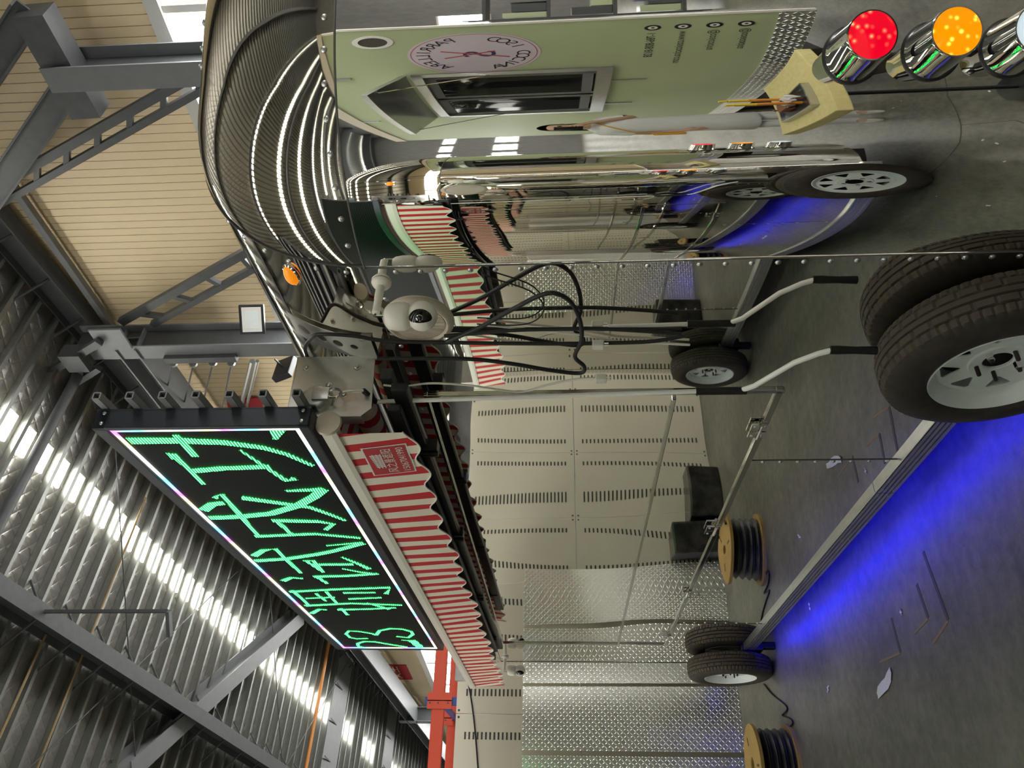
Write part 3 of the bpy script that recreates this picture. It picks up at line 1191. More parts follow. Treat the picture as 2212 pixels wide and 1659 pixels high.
# ---- round ribbed vent on the side
vc = V((S, 1.885, 2.036))
vb = MB().lathe([(.0, .010), (.083, .010), (.086, .016), (.092, .020), (.102, .016), (.110, .004), (.111, 0)], vc, (-1, 0, 0), 48)
vent = part('round_vent', 'beige_plastic', tr, vb, 40)
sl = MB()
for i in range(-15, 16):
    yy = i * .0054
    hl = math.sqrt(max(0, .0825 ** 2 - yy ** 2))
    if abs(i) > 0 and hl > .01:
        sl.box((vc.x - .0155, vc.y + yy - .0016, vc.z - hl), (vc.x - .010, vc.y + yy + .0016, vc.z + hl))
o = part('vent_slat', 'beige_plastic', vent, sl)
o['kind'] = 'stuff'
part('vent_bar', 'beige_plastic', vent, MB().box((vc.x - .018, vc.y - .005, vc.z - .083), (vc.x - .01, vc.y + .005, vc.z + .083)))

# ================================================================== LED SIGN ON THE TRAILER
SX = 1.110
sgn_y0, sgn_y1, sgn_z0, sgn_z1 = 2.012, 4.985, 2.372, 3.058
sign = thing('led_sign', (1.14, 3.5, sgn_z0), 'long black LED sign with green scrolling characters and rainbow border', 'sign')
part('display_field', 'led_field', sign, MB().box((SX, sgn_y0 + .015, sgn_z0 + .02), (SX + .004, sgn_y1 - .02, sgn_z1 - .02)))
part('back_panel', 'sign_frame', sign, MB().box((SX + .055, sgn_y0, sgn_z0), (SX + .062, sgn_y1, sgn_z1)))
for lo, hi in (((SX - .006, sgn_y0, sgn_z0), (SX + .062, sgn_y1, sgn_z0 + .034)), ((SX - .006, sgn_y0, sgn_z1 - .045), (SX + .062, sgn_y1, sgn_z1)),
               ((SX - .006, sgn_y0, sgn_z0), (SX + .062, sgn_y0 + .018, sgn_z1)), ((SX - .006, sgn_y1 - .03, sgn_z0), (SX + .062, sgn_y1, sgn_z1))):
    part('frame_bar', 'sign_frame', sign, MB().box(lo, hi), bevel=.004)
for z in (2.395, 3.03):
    for x in (SX + .012, SX + .048):
        part('screw', 'aluminium', sign, MB().lathe([(0, .004), (.005, .003), (.0065, 0)], (x, sgn_y0, z), (0, -1, 0), 10), 40)
b0, b1, c0, c1_ = 2.030, 4.945, 2.408, 3.008
for lo, hi in (((SX - .004, b0, c0), (SX, b1, c0 + .012)), ((SX - .004, b0, c1_ - .012), (SX, b1, c1_)), ((SX - .004, b0, c0), (SX, b0 + .012, c1_)), ((SX - .004, b1 - .012, c0), (SX, b1, c1_))):
    part('border_light', 'led_rainbow', sign, MB().box(lo, hi))
for i in range(7):
    z = 3.035 - i * (3.035 - 2.405) / 6
    x = SX + .078
    t, w_ = .0022, .0110
    m = MB()
    for (dx, dz, sx, sz) in ((0, w_, w_, t), (0, -w_, w_, t), (w_, 0, t, w_), (-w_, 0, t, w_)):
        m.box((x + dx - sx, 1.955, z + dz - sz), (x + dx + sx, sgn_y1 - .02, z + dz + sz))
    part('frame_tube', 'grey_steel', sign, m)
for yy in (3.3, 4.0, 4.7):
    part('stay', 'black_paint', sign, MB().bar((SX + .09, yy, 2.42), (1.53, yy, 2.50), .03, .03).bar((SX + .09, yy, 2.95), (1.80, yy, 2.695), .025, .025))


def z1px(p):   # first zoom: offset (180,860), scale 2.963
    return (180 + p[0] / 2.963, 860 + p[1] / 2.963)


def z2px(p):   # second zoom: offset (600,1134), scale 3.16
    return (600 + p[0] / 3.16, 1134 + p[1] / 3.16)


def stroke(fn, pts, w0=.026, w1=None):
    """one brush stroke of the scrolling text, laid on the display plane"""
    w1 = w0 if w1 is None else w1
    q = [onX(*fn(p), SX - .0015) for p in pts]
    q = [V((p.y, p.z)) for p in q]
    L, R_ = [], []
    for i, p in enumerate(q):
        d = (q[min(i + 1, len(q) - 1)] - q[max(i - 1, 0)])
        d = d.normalized() if d.length > 1e-6 else V((1, 0))
        nn = V((-d.y, d.x))
        h = (w0 + (w1 - w0) * i / max(1, len(q) - 1)) / 2
        if i == 0:
            p = p - d * .004
        if i == len(q) - 1:
            p = p + d * .004
        L.append(p + nn * h)
        R_.append(p - nn * h)
    m = MB()
    m.grid([[(SX - .0015, p.x, p.y) for p in L], [(SX - .0015, p.x, p.y) for p in R_]])
    part('lit_stroke', 'led_green', sign, m)


for pts, a, b in (
    ([(300, 275), (600, 272), (900, 285), (1150, 318), (1300, 360), (1465, 432)], .045, .018),
    ([(592, 240), (640, 290), (712, 372)], .020, .026),
    ([(1240, 205), (1228, 262)], .050, .014),
    ([(555, 372), (605, 372)], .05, .03),
    ([(585, 375), (690, 470), (770, 550)], .022, .018),
    ([(695, 468), (900, 450), (1190, 440)], .034, .028),
    ([(1005, 335), (1150, 432), (1300, 530), (1350, 516)], .010, .030),
    ([(770, 718), (825, 680), (895, 672)], .04, .032),
    ([(845, 640), (885, 616), (1000, 745), (1120, 885)], .026, .020),
    ([(815, 768), (1000, 760), (1200, 740), (1370, 690), (1480, 630), (1535, 585)], .036, .040),
    ([(1535, 585), (1300, 595)], .030, .014),
    ([(1020, 640), (1200, 665), (1450, 700), (1590, 750), (1675, 784)], .036, .016),
    ([(1105, 886), (1480, 870), (1590, 880), (1769, 896)], .026, .020),
    ([(1215, 785), (1500, 790), (1599, 807), (1552, 843)], .032, .020),
    ([(1240, 790), (1330, 868)], .022, .020),
    ([(1092, 1010), (1150, 976), (1228, 965), (1390, 1120)], .034, .018),
    ([(1105, 1042), (1300, 1030), (1500, 1000), (1600, 980), (1790, 930)], .034, .028),
    ([(1563, 945), (1781, 925)], .010, .014),
    ([(1420, 1045), (1470, 1040), (1535, 1112)], .03, .018),
    ([(1280, 1170), (1330, 1150), (1400, 1155)], .032, .016),
):
    stroke(z1px, pts, a, b)
for pts, a, b in (
    ([(240, 272), (510, 270)], .026, .026),
    ([(440, 222), (540, 262), (622, 300)], .012, .028),
    ([(445, 300), (560, 322), (640, 332)], .012, .018),
    ([(250, 354), (480, 348), (680, 334)], .030, .024),
    ([(258, 350), (338, 400)], .020, .020),
    ([(190, 244), (310, 322)], .018, .018),
    ([(85, 457), (400, 440), (770, 428), (740, 470)], .026, .026),
    ([(100, 448), (215, 552)], .020, .018),
    ([(190, 552), (500, 536), (845, 548)], .028, .020),
    ([(192, 502), (385, 494)], .016, .016),
    ([(448, 465), (660, 462)], .022, .018),
    ([(486, 506), (702, 497)], .022, .018),
    ([(330, 458), (412, 540)], .018, .018),
    ([(262, 470), (330, 520)], .016, .016),
    ([(610, 534), (760, 575)], .012, .026),
    ([(410, 580), (640, 574), (800, 566)], .024, .02),
    ([(430, 572), (478, 614)], .02, .02),
    ([(232, 604), (285, 576), (330, 580)], .03, .016),
    ([(610, 775), (540, 778), (490, 768), (465, 745), (485, 724), (560, 728), (640, 742), (672, 752)], .018, .020),
    ([(672, 752), (695, 722), (770, 708), (850, 712), (910, 728), (922, 748), (890, 770), (815, 762)], .022, .022),
    ([(690, 846), (610, 842), (550, 828), (545, 810), (590, 796), (660, 798), (760, 815), (880, 834)], .022, .022),
    ([(850, 786), (905, 792)], .010, .014),
    ([(915, 788), (968, 832)], .05, .05),
):
    stroke(z2px, pts, a, b)

# ================================================================== AWNING
awn = thing('awning', (1.27, 4.2, 2.08), 'folded-in awning with red and cream striped scalloped valance under LED sign', 'awning')
AX = 1.13


def valance():
    rows = []
    nz, ny = 10, 420
    for i in range(ny + 1):
        y = 2.105 + (6.315 - 2.105) * i / ny
        row = []
        for k in range(nz + 1):
            t = k / nz
            zb = 2.092 + .017 * math.cos(2 * math.pi * (y - 2.1) / .205) + .008 * math.sin(y * 7.3)
            z_ = 2.318 + (zb - 2.318) * t
            x_ = AX - .006 + t * (.0022 * math.sin(2 * math.pi * (y - 2.1) / .205 + .6) + .006 * math.sin(y * 3.1 + 1)) + .02 * t
            ysl = y + t * .045
            row.append((x_, ysl, z_))
        rows.append(row)
    return MB().grid(rows)


va = part('valance', 'awning_stripe', awn, valance(), 179)
pi_ = MB()
for kk in (-1, 1):
    pts = []
    for i in range(421):
        y = 2.105 + (6.315 - 2.105) * i / 420
        zb = 2.092 + .017 * math.cos(2 * math.pi * (y - 2.1) / .205) + .008 * math.sin(y * 7.3)
        pts.append((AX - .006 + .0022 * math.sin(2 * math.pi * (y - 2.1) / .205 + .6) + .006 * math.sin(y * 3.1 + 1) + .02, y + .045, zb))
pi_.tube(pts, .0032, 5)
part('edge_binding', 'print_white', va, pi_, 60)
part('front_rail', 'white_plastic', awn, MB().prism([(AX - .012, 2.085, 2.306), (AX - .017, 2.085, 2.322), (AX - .017, 2.085, 2.352), (AX + .012, 2.085, 2.362), (AX + .028, 2.085, 2.345), (AX + .028, 2.085, 2.312)], (0, 4.235, 0)))
part('roller_fabric', 'awning_stripe', awn, MB().tube([(1.315, 2.14, 2.285), (1.315, 6.28, 2.285)], .043, 20), 40)
part('top_fabric', 'awning_stripe', awn, MB().add([(AX + .02, 2.12, 2.345), (AX + .02, 6.3, 2.345), (1.315, 6.3, 2.328), (1.315, 2.12, 2.328)], [(0, 1, 2, 3)]))
a_, b_ = onX(862, 835, 1.262), onX(1078, 1398, 1.262)
part('folding_arm', 'black_paint', awn, MB().bar(a_, b_, .030, .055), bevel=.006)
part('folding_arm', 'black_paint', awn, MB().bar(a_ + V((-.045, .05, .022)), b_ + V((-.045, -.1, .022)), .024, .045), bevel=.006)
part('square_bar', 'dark_steel', awn, MB().bar((1.345, 2.10, 2.175), (1.345, 6.3, 2.175), .04, .04), bevel=.003)
for (px, py) in ((927, 965), (986, 1152), (1032, 1283), (1062, 1372)):
    p = onX(px, py, 1.262)
    part('arm_knuckle', 'black_paint', awn, MB().box((p.x - .026, p.y - .03, p.z - .034), (p.x + .02, p.y + .03, p.z + .03)).tube([(p.x - .03, p.y, p.z - .036), (p.x - .03, p.y, p.z + .034)], .012, 10), bevel=.005)
# printed maker's patch near the bracket end
q = [onX(*p, AX + .004) for p in ((788, 976), (852, 976), (886, 1034), (808, 1036))]
pc = sum(q, V()) / 4
eu = ((q[0] + q[1]) / 2 - (q[2] + q[3]) / 2)
ly0, ly1 = 2.215, 2.425
lz0, lz1 = 2.112, 2.262


def on_val(y, z_, off=.004):
    """point on the hanging cloth"""
    t = max(0, min(1, (2.318 - z_) / .226))
    yy = y - t * .045
    x_ = AX - .006 + t * (.0022 * math.sin(2 * math.pi * (yy - 2.1) / .205 + .6) + .006 * math.sin(yy * 3.1 + 1)) + .02 * t
    return V((x_ - off, y, z_))


def drape(me, y_c, z_c, off):
    for v_ in me.vertices:
        p = on_val(y_c - v_.co.x, z_c + v_.co.y, off)
        v_.co = p - awn.location


def patch(nm, matn, u0, u1, v0, v1, off, parent):
    rows = []
    for i in range(13):
        y = u0 + (u1 - u0) * i / 12
        rows.append([on_val(y, v0 + (v1 - v0) * k / 6, off) for k in range(7)])
    return part(nm, matn, parent, MB().grid(rows), 179)


la = patch('maker_patch', 'print_white', ly0, ly1, lz0, lz1, .0025, awn)
patch('patch_ground', 'sign_red', ly0 + .006, ly1 - .006, lz0 + .006, lz1 - .006, .0038, la)
for txt, size, zc in (('风之景遮阳', .040, 2.182), ('15067041990', .034, 2.138)):
    me = curve_mesh('patch_lettering', 'print_white', None, Matrix.Identity(4), 0, txt, size)
    wd = max(v_.co.x for v_ in me.vertices) - min(v_.co.x for v_ in me.vertices)
    for v_ in me.vertices:
        v_.co.x *= .175 / wd
    drape(me, (ly0 + ly1) / 2, zc, .0052)
    o = bpy.data.objects.new('patch_lettering', me)
    COL.objects.link(o)
    o.parent = la
lg = MB()
for i in range(9):
    lg.grid([[on_val(2.268 + .011 * i, 2.208, .0052), on_val(2.268 + .011 * i, 2.218 + .026 - .0009 * i, .0052)], [on_val(2.275 + .011 * i, 2.208, .0052), on_val(2.275 + .011 * i, 2.218 + .026 - .0009 * i, .0052)]])
for k in range(3):
    lg.grid([[on_val(2.262, 2.206 + k * .013, .0053), on_val(2.262, 2.209 + k * .013, .0053)], [on_val(2.372, 2.206 + k * .011, .0053), on_val(2.372, 2.209 + k * .011, .0053)]])
part('patch_emblem', 'print_white', la, lg)


def bracket(y, near):
    """zinc end plate with bolts, and the perforated gusset that follows the roof shoulder"""
    s_ = -1 if near else 1
    b = part('end_bracket', 'zinc_plate', awn, MB().prism([(1.178, y, 2.465), (1.185, y, 2.478), (1.405, y, 2.478), (1.405, y, 2.215), (1.205, y, 2.205), (1.178, y, 2.235)], (0, .004, 0)))
    part('bent_flange', 'zinc_plate', b, MB().box((1.178, y - .0, 2.474), (1.400, y + .055, 2.478)).box((1.176, y, 2.235), (1.180, y + .05, 2.47)))
    part('gear_box', 'galvanised', b, MB().lathe([(0, .035), (.036, .033), (.04, .026), (.04, 0)], (1.236, y, 2.383), (0, s_, 0), 20).box((1.215, y - .045 if near else y, 2.335), (1.26, y if near else y + .045, 2.39)), 40, bevel=.003)
    for (x, z_) in ((1.36, 2.44), (1.36, 2.27), (1.255, 2.30), (1.29, 2.355), (1.215, 2.42), (1.262, 2.425)):
        part('bolt', 'steel_bolt', b, MB().lathe([(0, .011), (.007, .010), (.0085, .006), (.0085, .003), (.013, .002), (.013, 0)], (x, y, z_), (0, s_, 0), 6))
    # perforated strip that lies along the shoulder and carries the plate
    y_in, y_out = (y - .118, y + .004) if near else (y, y + .118)
    zs = [2.205 + (2.500 - 2.205) * k / 16 for k in range(17)]
    sp = [[(y_in, z_) for z_ in zs] + [(y_out, z_) for z_ in reversed(zs)]]
    for (zc, r_) in ((2.450, .022), (2.388, .020), (2.328, .017), (2.272, .013)):
        sp.append(circle2(r_, 18, (y_in + y_out) / 2, zc))
    me = curve_mesh('perforated_strip', 'zinc_plate', sp, Matrix.Identity(4), .0015)
    for v_ in me.vertices:
        yy, zz, dd = v_.co.x, v_.co.y, v_.co.z
        sn = max(0, min(1, (zz - ZT) / RS))
        v_.co = V((S + RS * (1 - math.sqrt(1 - sn * sn)) - .010 + dd, yy, zz)) - awn.location
    o = bpy.data.objects.new('perforated_strip', me)
    COL.objects.link(o)
    o.parent = b
    for yk in (y_in + .008, y_out - .008):
        part('strip_foot', 'zinc_plate', b, MB().box((S - .012, yk - .004, 2.205), (S + .02, yk + .004, 2.24)))
    return b


bracket(2.085, True)
bracket(6.33, False)
ring = MB()
ring.tube([(1.238 + .016 * math.cos(a), 2.045 + .004 * math.sin(a), 2.318 + .022 * math.sin(a)) for a in [2 * math.pi * i / 20 for i in range(21)]], .0045, 6, False)
part('gear_eye', 'chrome', awn, ring, 60)
part('end_disc', 'beige_plastic', awn, MB().lathe([(0, .012), (.040, .010), (.043, 0)], (1.150, 2.085, 2.335), (0, -1, 0), 24), 40)

# ================================================================== AWNING CRANK HANDLE
ck = thing('crank_handle', (1.262, 2.07, .66), 'white awning crank rod with black grips hanging beside mirror steel wall', 'crank')
hx = 1.268
ry = onX(1300, 851, hx).y
p_top = V((1.255, 2.06, 2.23))
pa_, pb2, pc2, pd, pe = onX(1510, 845, hx), onX(1612, 844, hx), onX(1735, 772, hx), onX(1800, 756, hx), onX(1893, 757, hx)
part('hook', 'chrome', ck, MB().tube([(1.238, 2.045, 2.300), (1.246, 2.050, 2.285), (1.250, 2.055, 2.26), p_top], .0048, 8), 60)
pu = onX(812, 868, 1.262)
part('collar', 'black_rubber', ck, MB().tube([p_top, pu], .009, 10), 40)
part('rod', 'white_rod', ck, MB().tube([pu, pu.lerp(pa_, .5), pa_], .0075, 12), 60)
part('sleeve', 'black_rubber', ck, MB().tube([pa_ + V((0, 0, .01)), pb2], .0125, 12), 40)
part('bent_rod', 'white_rod', ck, MB().tube([pb2 + V((0, 0, .02)), pb2.lerp(pc2, .15), pb2.lerp(pc2, .5), pb2.lerp(pc2, .85), pc2.lerp(pd, .5), pd], .0085, 12), 60)
part('grip', 'black_rubber', ck, MB().tube([pd + V((0, 0, .01)), pd.lerp(pe, .1), pd.lerp(pe, .5), pe], [.012, .013, .011, .013], 12), 40)


# ================================================================== SWIVEL CAMERAS
def swivel_cam(fl, dy, label):
    c = thing('security_camera', fl, label, 'camera', 'swivel cameras on the trailers')
    x0, y0_, z0_ = fl
    part('mount_flange', 'white_plastic', c, MB().lathe([(.0, .0), (.029, .0), (.029, .004), (.024, .012), (.013, .017), (.0, .018)], fl, (-1, 0, 0), 28), 40)
    for a in (0.6, 2.7, 4.8):
        part('screw_hole', 'slot_dark', c, MB().lathe([(0, .0105), (.0028, .0105), (.0028, .004)], (x0, y0_ + .0205 * math.cos(a), z0_ + .0205 * math.sin(a)), (-1, 0, 0), 8))
    tip = V((x0 - .108, y0_ + dy * .1, z0_ + .004))
    part('mount_arm', 'white_plastic', c, MB().tube([(x0, y0_, z0_), (x0 - .06, y0_, z0_ + .002), (x0 - .062, y0_, z0_ + .002), tip], [.0125, .0125, .0112, .0112], 18), 40)
    part('thread_stud', 'chrome', c, MB().tube([tip, tip + V((-.012, 0, 0))], .005, 10).tube([tip + V((-.010, 0, .002)), tip + V((-.010, 0, -.022))], .004, 8))
    hc = V((x0 - .106, y0_ + .008 + dy, z0_ - .055))
    part('camera_base', 'white_plastic', c, MB().lathe([(.0, .034), (.028, .034), (.036, .026), (.041, .006), (.041, -.018), (.037, -.03), (.028, -.036), (0, -.036)], hc, (0, 0, 1), 32), 40)
    bc_ = hc + V((0, 0, -.068))
    rows = []
    for i in range(17):
        a = math.pi * i / 16
        rows.append([bc_ + V((math.sin(a) * math.cos(b), math.sin(a) * math.sin(b), math.cos(a))) * .0435 for b in [2 * math.pi * j / 28 for j in range(29)]])
    hd = part('camera_head', 'white_plastic', c, MB().grid(rows), 179)
    fdir = V((-.62, -.72, -.02)).normalized()
    fs = fdir.cross(V((0, 0, 1))).normalized()
    fu = fs.cross(fdir)
    rows = []
    for i in range(7):
        u = i / 6
        rows.append([bc_ + (fdir + (fs * math.cos(b) * .52 + fu * math.sin(b) * 1.15 + fs * .24 * math.sin(b) ** 2 - fs * .1) * u * .95).normalized() * .0443 for b in [2 * math.pi * j / 30 for j in range(31)]])
    fc = part('dark_face', 'gloss_black', hd, MB().grid(rows), 179)
    lo = bc_ + (fdir + fs * .05).normalized() * .0432
    part('lens_ring', 'chrome', hd, MB().lathe([(.0085, 0), (.0095, .0022), (.0078, .003), (.007, .001)], lo, fdir, 24), 60)
    part('lens', 'gloss_black', hd, MB().lathe([(0, .0028), (.004, .0024), (.0072, .0008)], lo, fdir, 20), 60)
    return c


swivel_cam((S - .001, 1.700, 2.113), 0.015, 'white swivel camera beside the crank bracket on mirror steel wall')
swivel_cam((S - .001, 6.52, 2.10), 0.0, 'white swivel camera at the far corner of the awning')


# ================================================================== CABLES ON THE TRAILER SIDE
def smooth_path(pts, n=8):
    out = []
    P = [pts[0]] + list(pts) + [pts[-1]]
    for i in range(1, len(P) - 2):
        p0, p1, p2, p3 = P[i - 1], P[i], P[i + 1], P[i + 2]
        for k in range(n):
            t = k / n
            out.append(0.5 * ((2 * p1) + (p2 - p0) * t + (2 * p0 - 5 * p1 + 4 * p2 - p3) * t * t + (3 * p1 - p0 - 3 * p2 + p3) * t ** 3))
    out.append(pts[-1])
    return out


def cable(px, x, r, matn, label, name='power_cable', pre=(), post=()):
    pts = list(pre) + [onX(a, b, x) for a, b in px] + list(post)
    o = MB().tube(smooth_path(pts), r, 8).build(name, matn, smooth=60)
    return tag(o, label, 'cable')


sh_pt = V((1.47, 1.97, 2.51))
c_a = cable([(690, 722), (760, 725), (840, 737), (980, 740), (1120, 742), (1250, 742)], 1.372, .0065, 'pcable', 'thick black cable from the roof edge running straight down mirror wall', pre=(onX(664, 772, 1.452), onX(659, 752, 1.440), onX(670, 733, 1.415)), post=(onX(1400, 738, 1.376), onX(1475, 726, 1.385)))
c_b = cable([(960, 726), (1100, 714), (1200, 711), (1290, 710), (1400, 716), (1470, 722)], 1.36, .0062, 'pcable', 'black cable with taped joint beside the longer straight cable')
c_c = cable([(965, 738), (1040, 705), (1100, 672), (1180, 634), (1228, 648), (1252, 690), (1256, 735), (1242, 770), (1262, 792), (1252, 806), (1190, 800), (1100, 785), (1000, 775), (815, 775)], 1.345, .0068, 'pcable', 'black cable hanging in a wide loop on mirror wall')
c_d = cable([(828, 832), (870, 835), (930, 828), (1010, 832), (1080, 842), (1130, 846), (1180, 832), (1240, 820), (1285, 817)], 1.30, .0036, 'white_plastic', 'thin white cable with a plug hanging below awning bracket', 'thin_cable')
c_e = cable([(1050, 702), (1150, 712), (1270, 726), (1340, 738), (1420, 741), (1490, 745)], 1.39, .0040, 'white_plastic', 'thin white cord tucked behind the black cables', 'thin_cable')
for (px, py, x, lab) in ((1298, 818, 1.30, 'white two pin plug hanging from thin white cable'), (1292, 745, 1.362, 'white plug taped to the straight black cable')):
    p = onX(px, py, x)
    pg = thing('plug', p, lab, 'plug')
    part('body', 'white_plastic', pg, MB().box((p.x - .011, p.y - .014, p.z - .018), (p.x + .011, p.y + .014, p.z + .018)), bevel=.004)
    for s_ in (-1, 1):
        part('pin', 'chrome', pg, MB().box((p.x - .002, p.y + s_ * .007 - .0015, p.z - .032), (p.x + .002, p.y + s_ * .007 + .0015, p.z - .016)))

cable([(1040, 588), (1062, 600), (1130, 622), (1160, 640), (1175, 665), (1160, 690), (1120, 702), (1030, 700)], 1.388, .0022, 'pcable', 'fine black wire curling on mirror wall behind the looped cable', 'thin_cable')

# ================================================================== THE FACING TRAILER (left of the aisle, seen in the mirror wall)
T = Matrix.Translation((0.0, 1.31, 0)) @ Matrix.Rotation(rad(9.8), 4, 'Z') @ Matrix.Diagonal((-1, 1, 1, 1)) @ Matrix.Translation((-1.22, -1.97, 0))


def facing_copy(o, label):
    c = copy_tree(o)
    c.matrix_basis = T @ Matrix.Translation(o.location)
    c['label'] = label
    return c


opp = facing_copy(tr, 'second polished steel trailer facing the first across the aisle, no blue underglow')
for ch in list(opp.children):
    if ch.name.startswith('underglow_strip'):
        bpy.data.objects.remove(ch)
opa = facing_copy(awn, 'folded striped awning on the second polished trailer')
for ch in list(opa.children):
    if ch.name.startswith('maker_patch'):
        for g in list(ch.children):
            bpy.data.objects.remove(g)
        bpy.data.objects.remove(ch)
ops = facing_copy(sign, 'switched off LED sign on the second polished trailer')
for ch in list(ops.children):
    if ch.name.startswith('lit_stroke') or ch.name.startswith('border_light'):
        bpy.data.objects.remove(ch)
facing_copy(bpy.data.objects['security_camera'], 'white swivel camera on the second polished trailer')
facing_copy(ck, 'white awning crank rod on the second polished trailer')

# ================================================================== THE END OF THE AISLE
EY = 7.80
pz0, pzm, pz1 = 0.0, 1.475, 2.655
edges = [2.65, 1.90, 1.15, 0.40, -0.35, -1.10, -1.85, -2.60]
slot = MB()
for i in range(len(edges) - 1):
    xr, xl = edges[i], edges[i + 1]
    for z0, z1, tier in ((pz0, pzm, 0), (pzm, pz1, 1)):
        p = thing('steel_panel', ((xl + xr) / 2, EY, z0), 'beige slotted steel panel of the upper row above the tread plates' if tier else 'beige steel panel of the lower row standing on the floor', 'panel', 'upper slotted panels' if tier else 'lower slotted panels')
        part('sheet', 'beige_panel', p, MB().box((xl + .003, EY, z0 + .003), (xr - .003, EY + .02, z1 - .003)), bevel=.002)
        for xs in (xl + .19, xr - .19):
            m = MB()
            nz = 26 if tier else 30
            for k in range(nz):
                zc = z0 + .10 + (z1 - z0 - .2) * k / (nz - 1)
                m.box((xs - .032, EY - .0012, zc - .0085), (xs + .032, EY + .001, zc + .0085))
            o = part('slot_column', 'slot_dark', p, m)
            o['kind'] = 'stuff'
        for (dx, dz) in ((.03, .03), (.03, -.03)):
            for xx in (xl + dx, xr - dx):
                zz = z0 + dz if dz > 0 else z1 + dz
                part('bolt_hole', 'slot_dark', p, MB().lathe([(0, .002), (.011, .002), (.011, 0)], (xx, EY, zz), (0, -1, 0), 10))
# tread plates leaning on the panels
for i, (x0, x1, lab) in enumerate(((1.43, 1.98, 'tread plate leaning behind the far corner of the trailer'), (.845, 1.40, 'tall aluminium tread plate standing beside the far trailer wheel'), (.235, .80, 'tall aluminium tread plate above the cable reel'))):
    y0_ = EY - .075
    m = MB().add([(x0, y0_, 0), (x1, y0_, 0), (x1, EY - .006, 2.02), (x0, EY - .006, 2.02), (x0, y0_ + .003, 0), (x1, y0_ + .003, 0), (x1, EY - .003, 2.02), (x0, EY - .003, 2.02)],
                 [(0, 1, 2, 3), (4, 5, 6, 7), (0, 1, 5, 4), (1, 2, 6, 5), (2, 3, 7, 6), (3, 0, 4, 7)])
    tag(m.build('tread_plate', 'diamond_plate'), lab, 'metal plate', 'tread plates at the end of the aisle')
# dark wrapped stock on the floor
for (x0, x1, h_, lab) in ((-.12, .20, .52, 'tall bale in black patterned wrap at the foot of the beige panels'), (-.72, -.15, .33, 'low bale in black patterned wrap at the foot of the beige panels')):
    o = MB().box((x0, EY - .40, 0), (x1, EY - .03, h_)).build('wrapped_bale', 'wrap_black', bevel=.02)
    tag(o, lab, 'bale')
# cable reel lying flat
rc = V((.60, 6.22, 0))
reel = thing('cable_reel', rc, 'yellow wooden reel wound with black cable lying on the floor', 'reel')
part('flange', 'reel_wood', reel, MB().lathe([(0, 0), (.27, 0), (.27, .022), (0, .022)], rc, (0, 0, 1), 40), 40)
fl = part('flange', 'reel_wood', reel, MB().lathe([(.05, .255), (.27, .255), (.27, .278), (.05, .278)], rc, (0, 0, 1), 40, True), 40)
wd = []
for k in range(13):
    pr = []
    z_ = .03 + k * .0175
    rr = .232 + .012 * math.sin(k * 2.1)
    wd.append((rr, z_))
    wd.append((rr - .006, z_ + .0085))
part('wound_cable', 'black_rubber', reel, MB().lathe([(.1, .022)] + wd + [(.1, .255)], rc, (0, 0, 1), 40), 30)
lp = [rc + V((.24 * math.cos(a), .24 * math.sin(a), z_)) for a, z_ in ((2.2, .2), (2.5, .29), (3.1, .32), (3.6, .30), (4.0, .29))]
part('loose_turn', 'black_rubber', reel, MB().tube(smooth_path(lp), .009, 8), 60)
for a in (0.4, 2.5, 4.6):
    part('spindle_slot', 'slot_dark', fl, MB().obox(rc + V((.17 * math.cos(a), .17 * math.sin(a), .279)), (.03 * math.cos(a), .03 * math.sin(a), 0), (-.008 * math.sin(a), .008 * math.cos(a), 0), (0, 0, .001)))
fp = [onZ(*p, .006) for p in ((1650, 1478), (1668, 1500), (1700, 1528), (1690, 1545), (1706, 1552), (1712, 1562), (1700, 1575))]
tag(MB().tube(smooth_path(fp), .006, 6).build('loose_cable', 'black_rubber', smooth=60), 'thin black cable trailing on the floor from reel to trailer wheel', 'cable')
# tall rack behind the panels
rk = thing('pallet_rack', (1.45, 9.6, 0), 'orange and blue pallet rack standing behind the beige panels', 'rack')
for x in (-1.25, 1.45, 4.15):
    for y in (9.0, 10.25):
        part('upright', 'rack_blue', rk, MB().box((x - .04, y - .035, 0), (x + .04, y + .035, 3.16)))
    part('end_brace', 'rack_blue', rk, MB().bar((x, 9, 1.0), (x, 10.25, 2.4), .03, .03).bar((x, 9.0, 2.98), (x, 10.25, 2.98), .04, .06))
for y in (9.0, 10.25):
    for x0, x1 in ((-1.21, 1.41), (1.49, 4.11)):
        bm_ = part('shelf_beam', 'rack_red', rk, MB().box((x0, y - .05, 2.94), (x1, y + .0, 3.08)), bevel=.012)
        for xe in (x0, x1):
            part('end_plate', 'rack_red', bm_, MB().box((xe - .045, y - .06, 2.86), (xe + .045, y - .045, 3.13)))
    for x in (-1.25, 1.45, 4.15):
        for z_ in (2.90, 3.01, 3.1):
            part('peg_hole', 'slot_dark', rk, MB().lathe([(0, .004), (.010, .004), (.010, 0)], (x - .025, y - .06, z_), (0, -1, 0), 10))

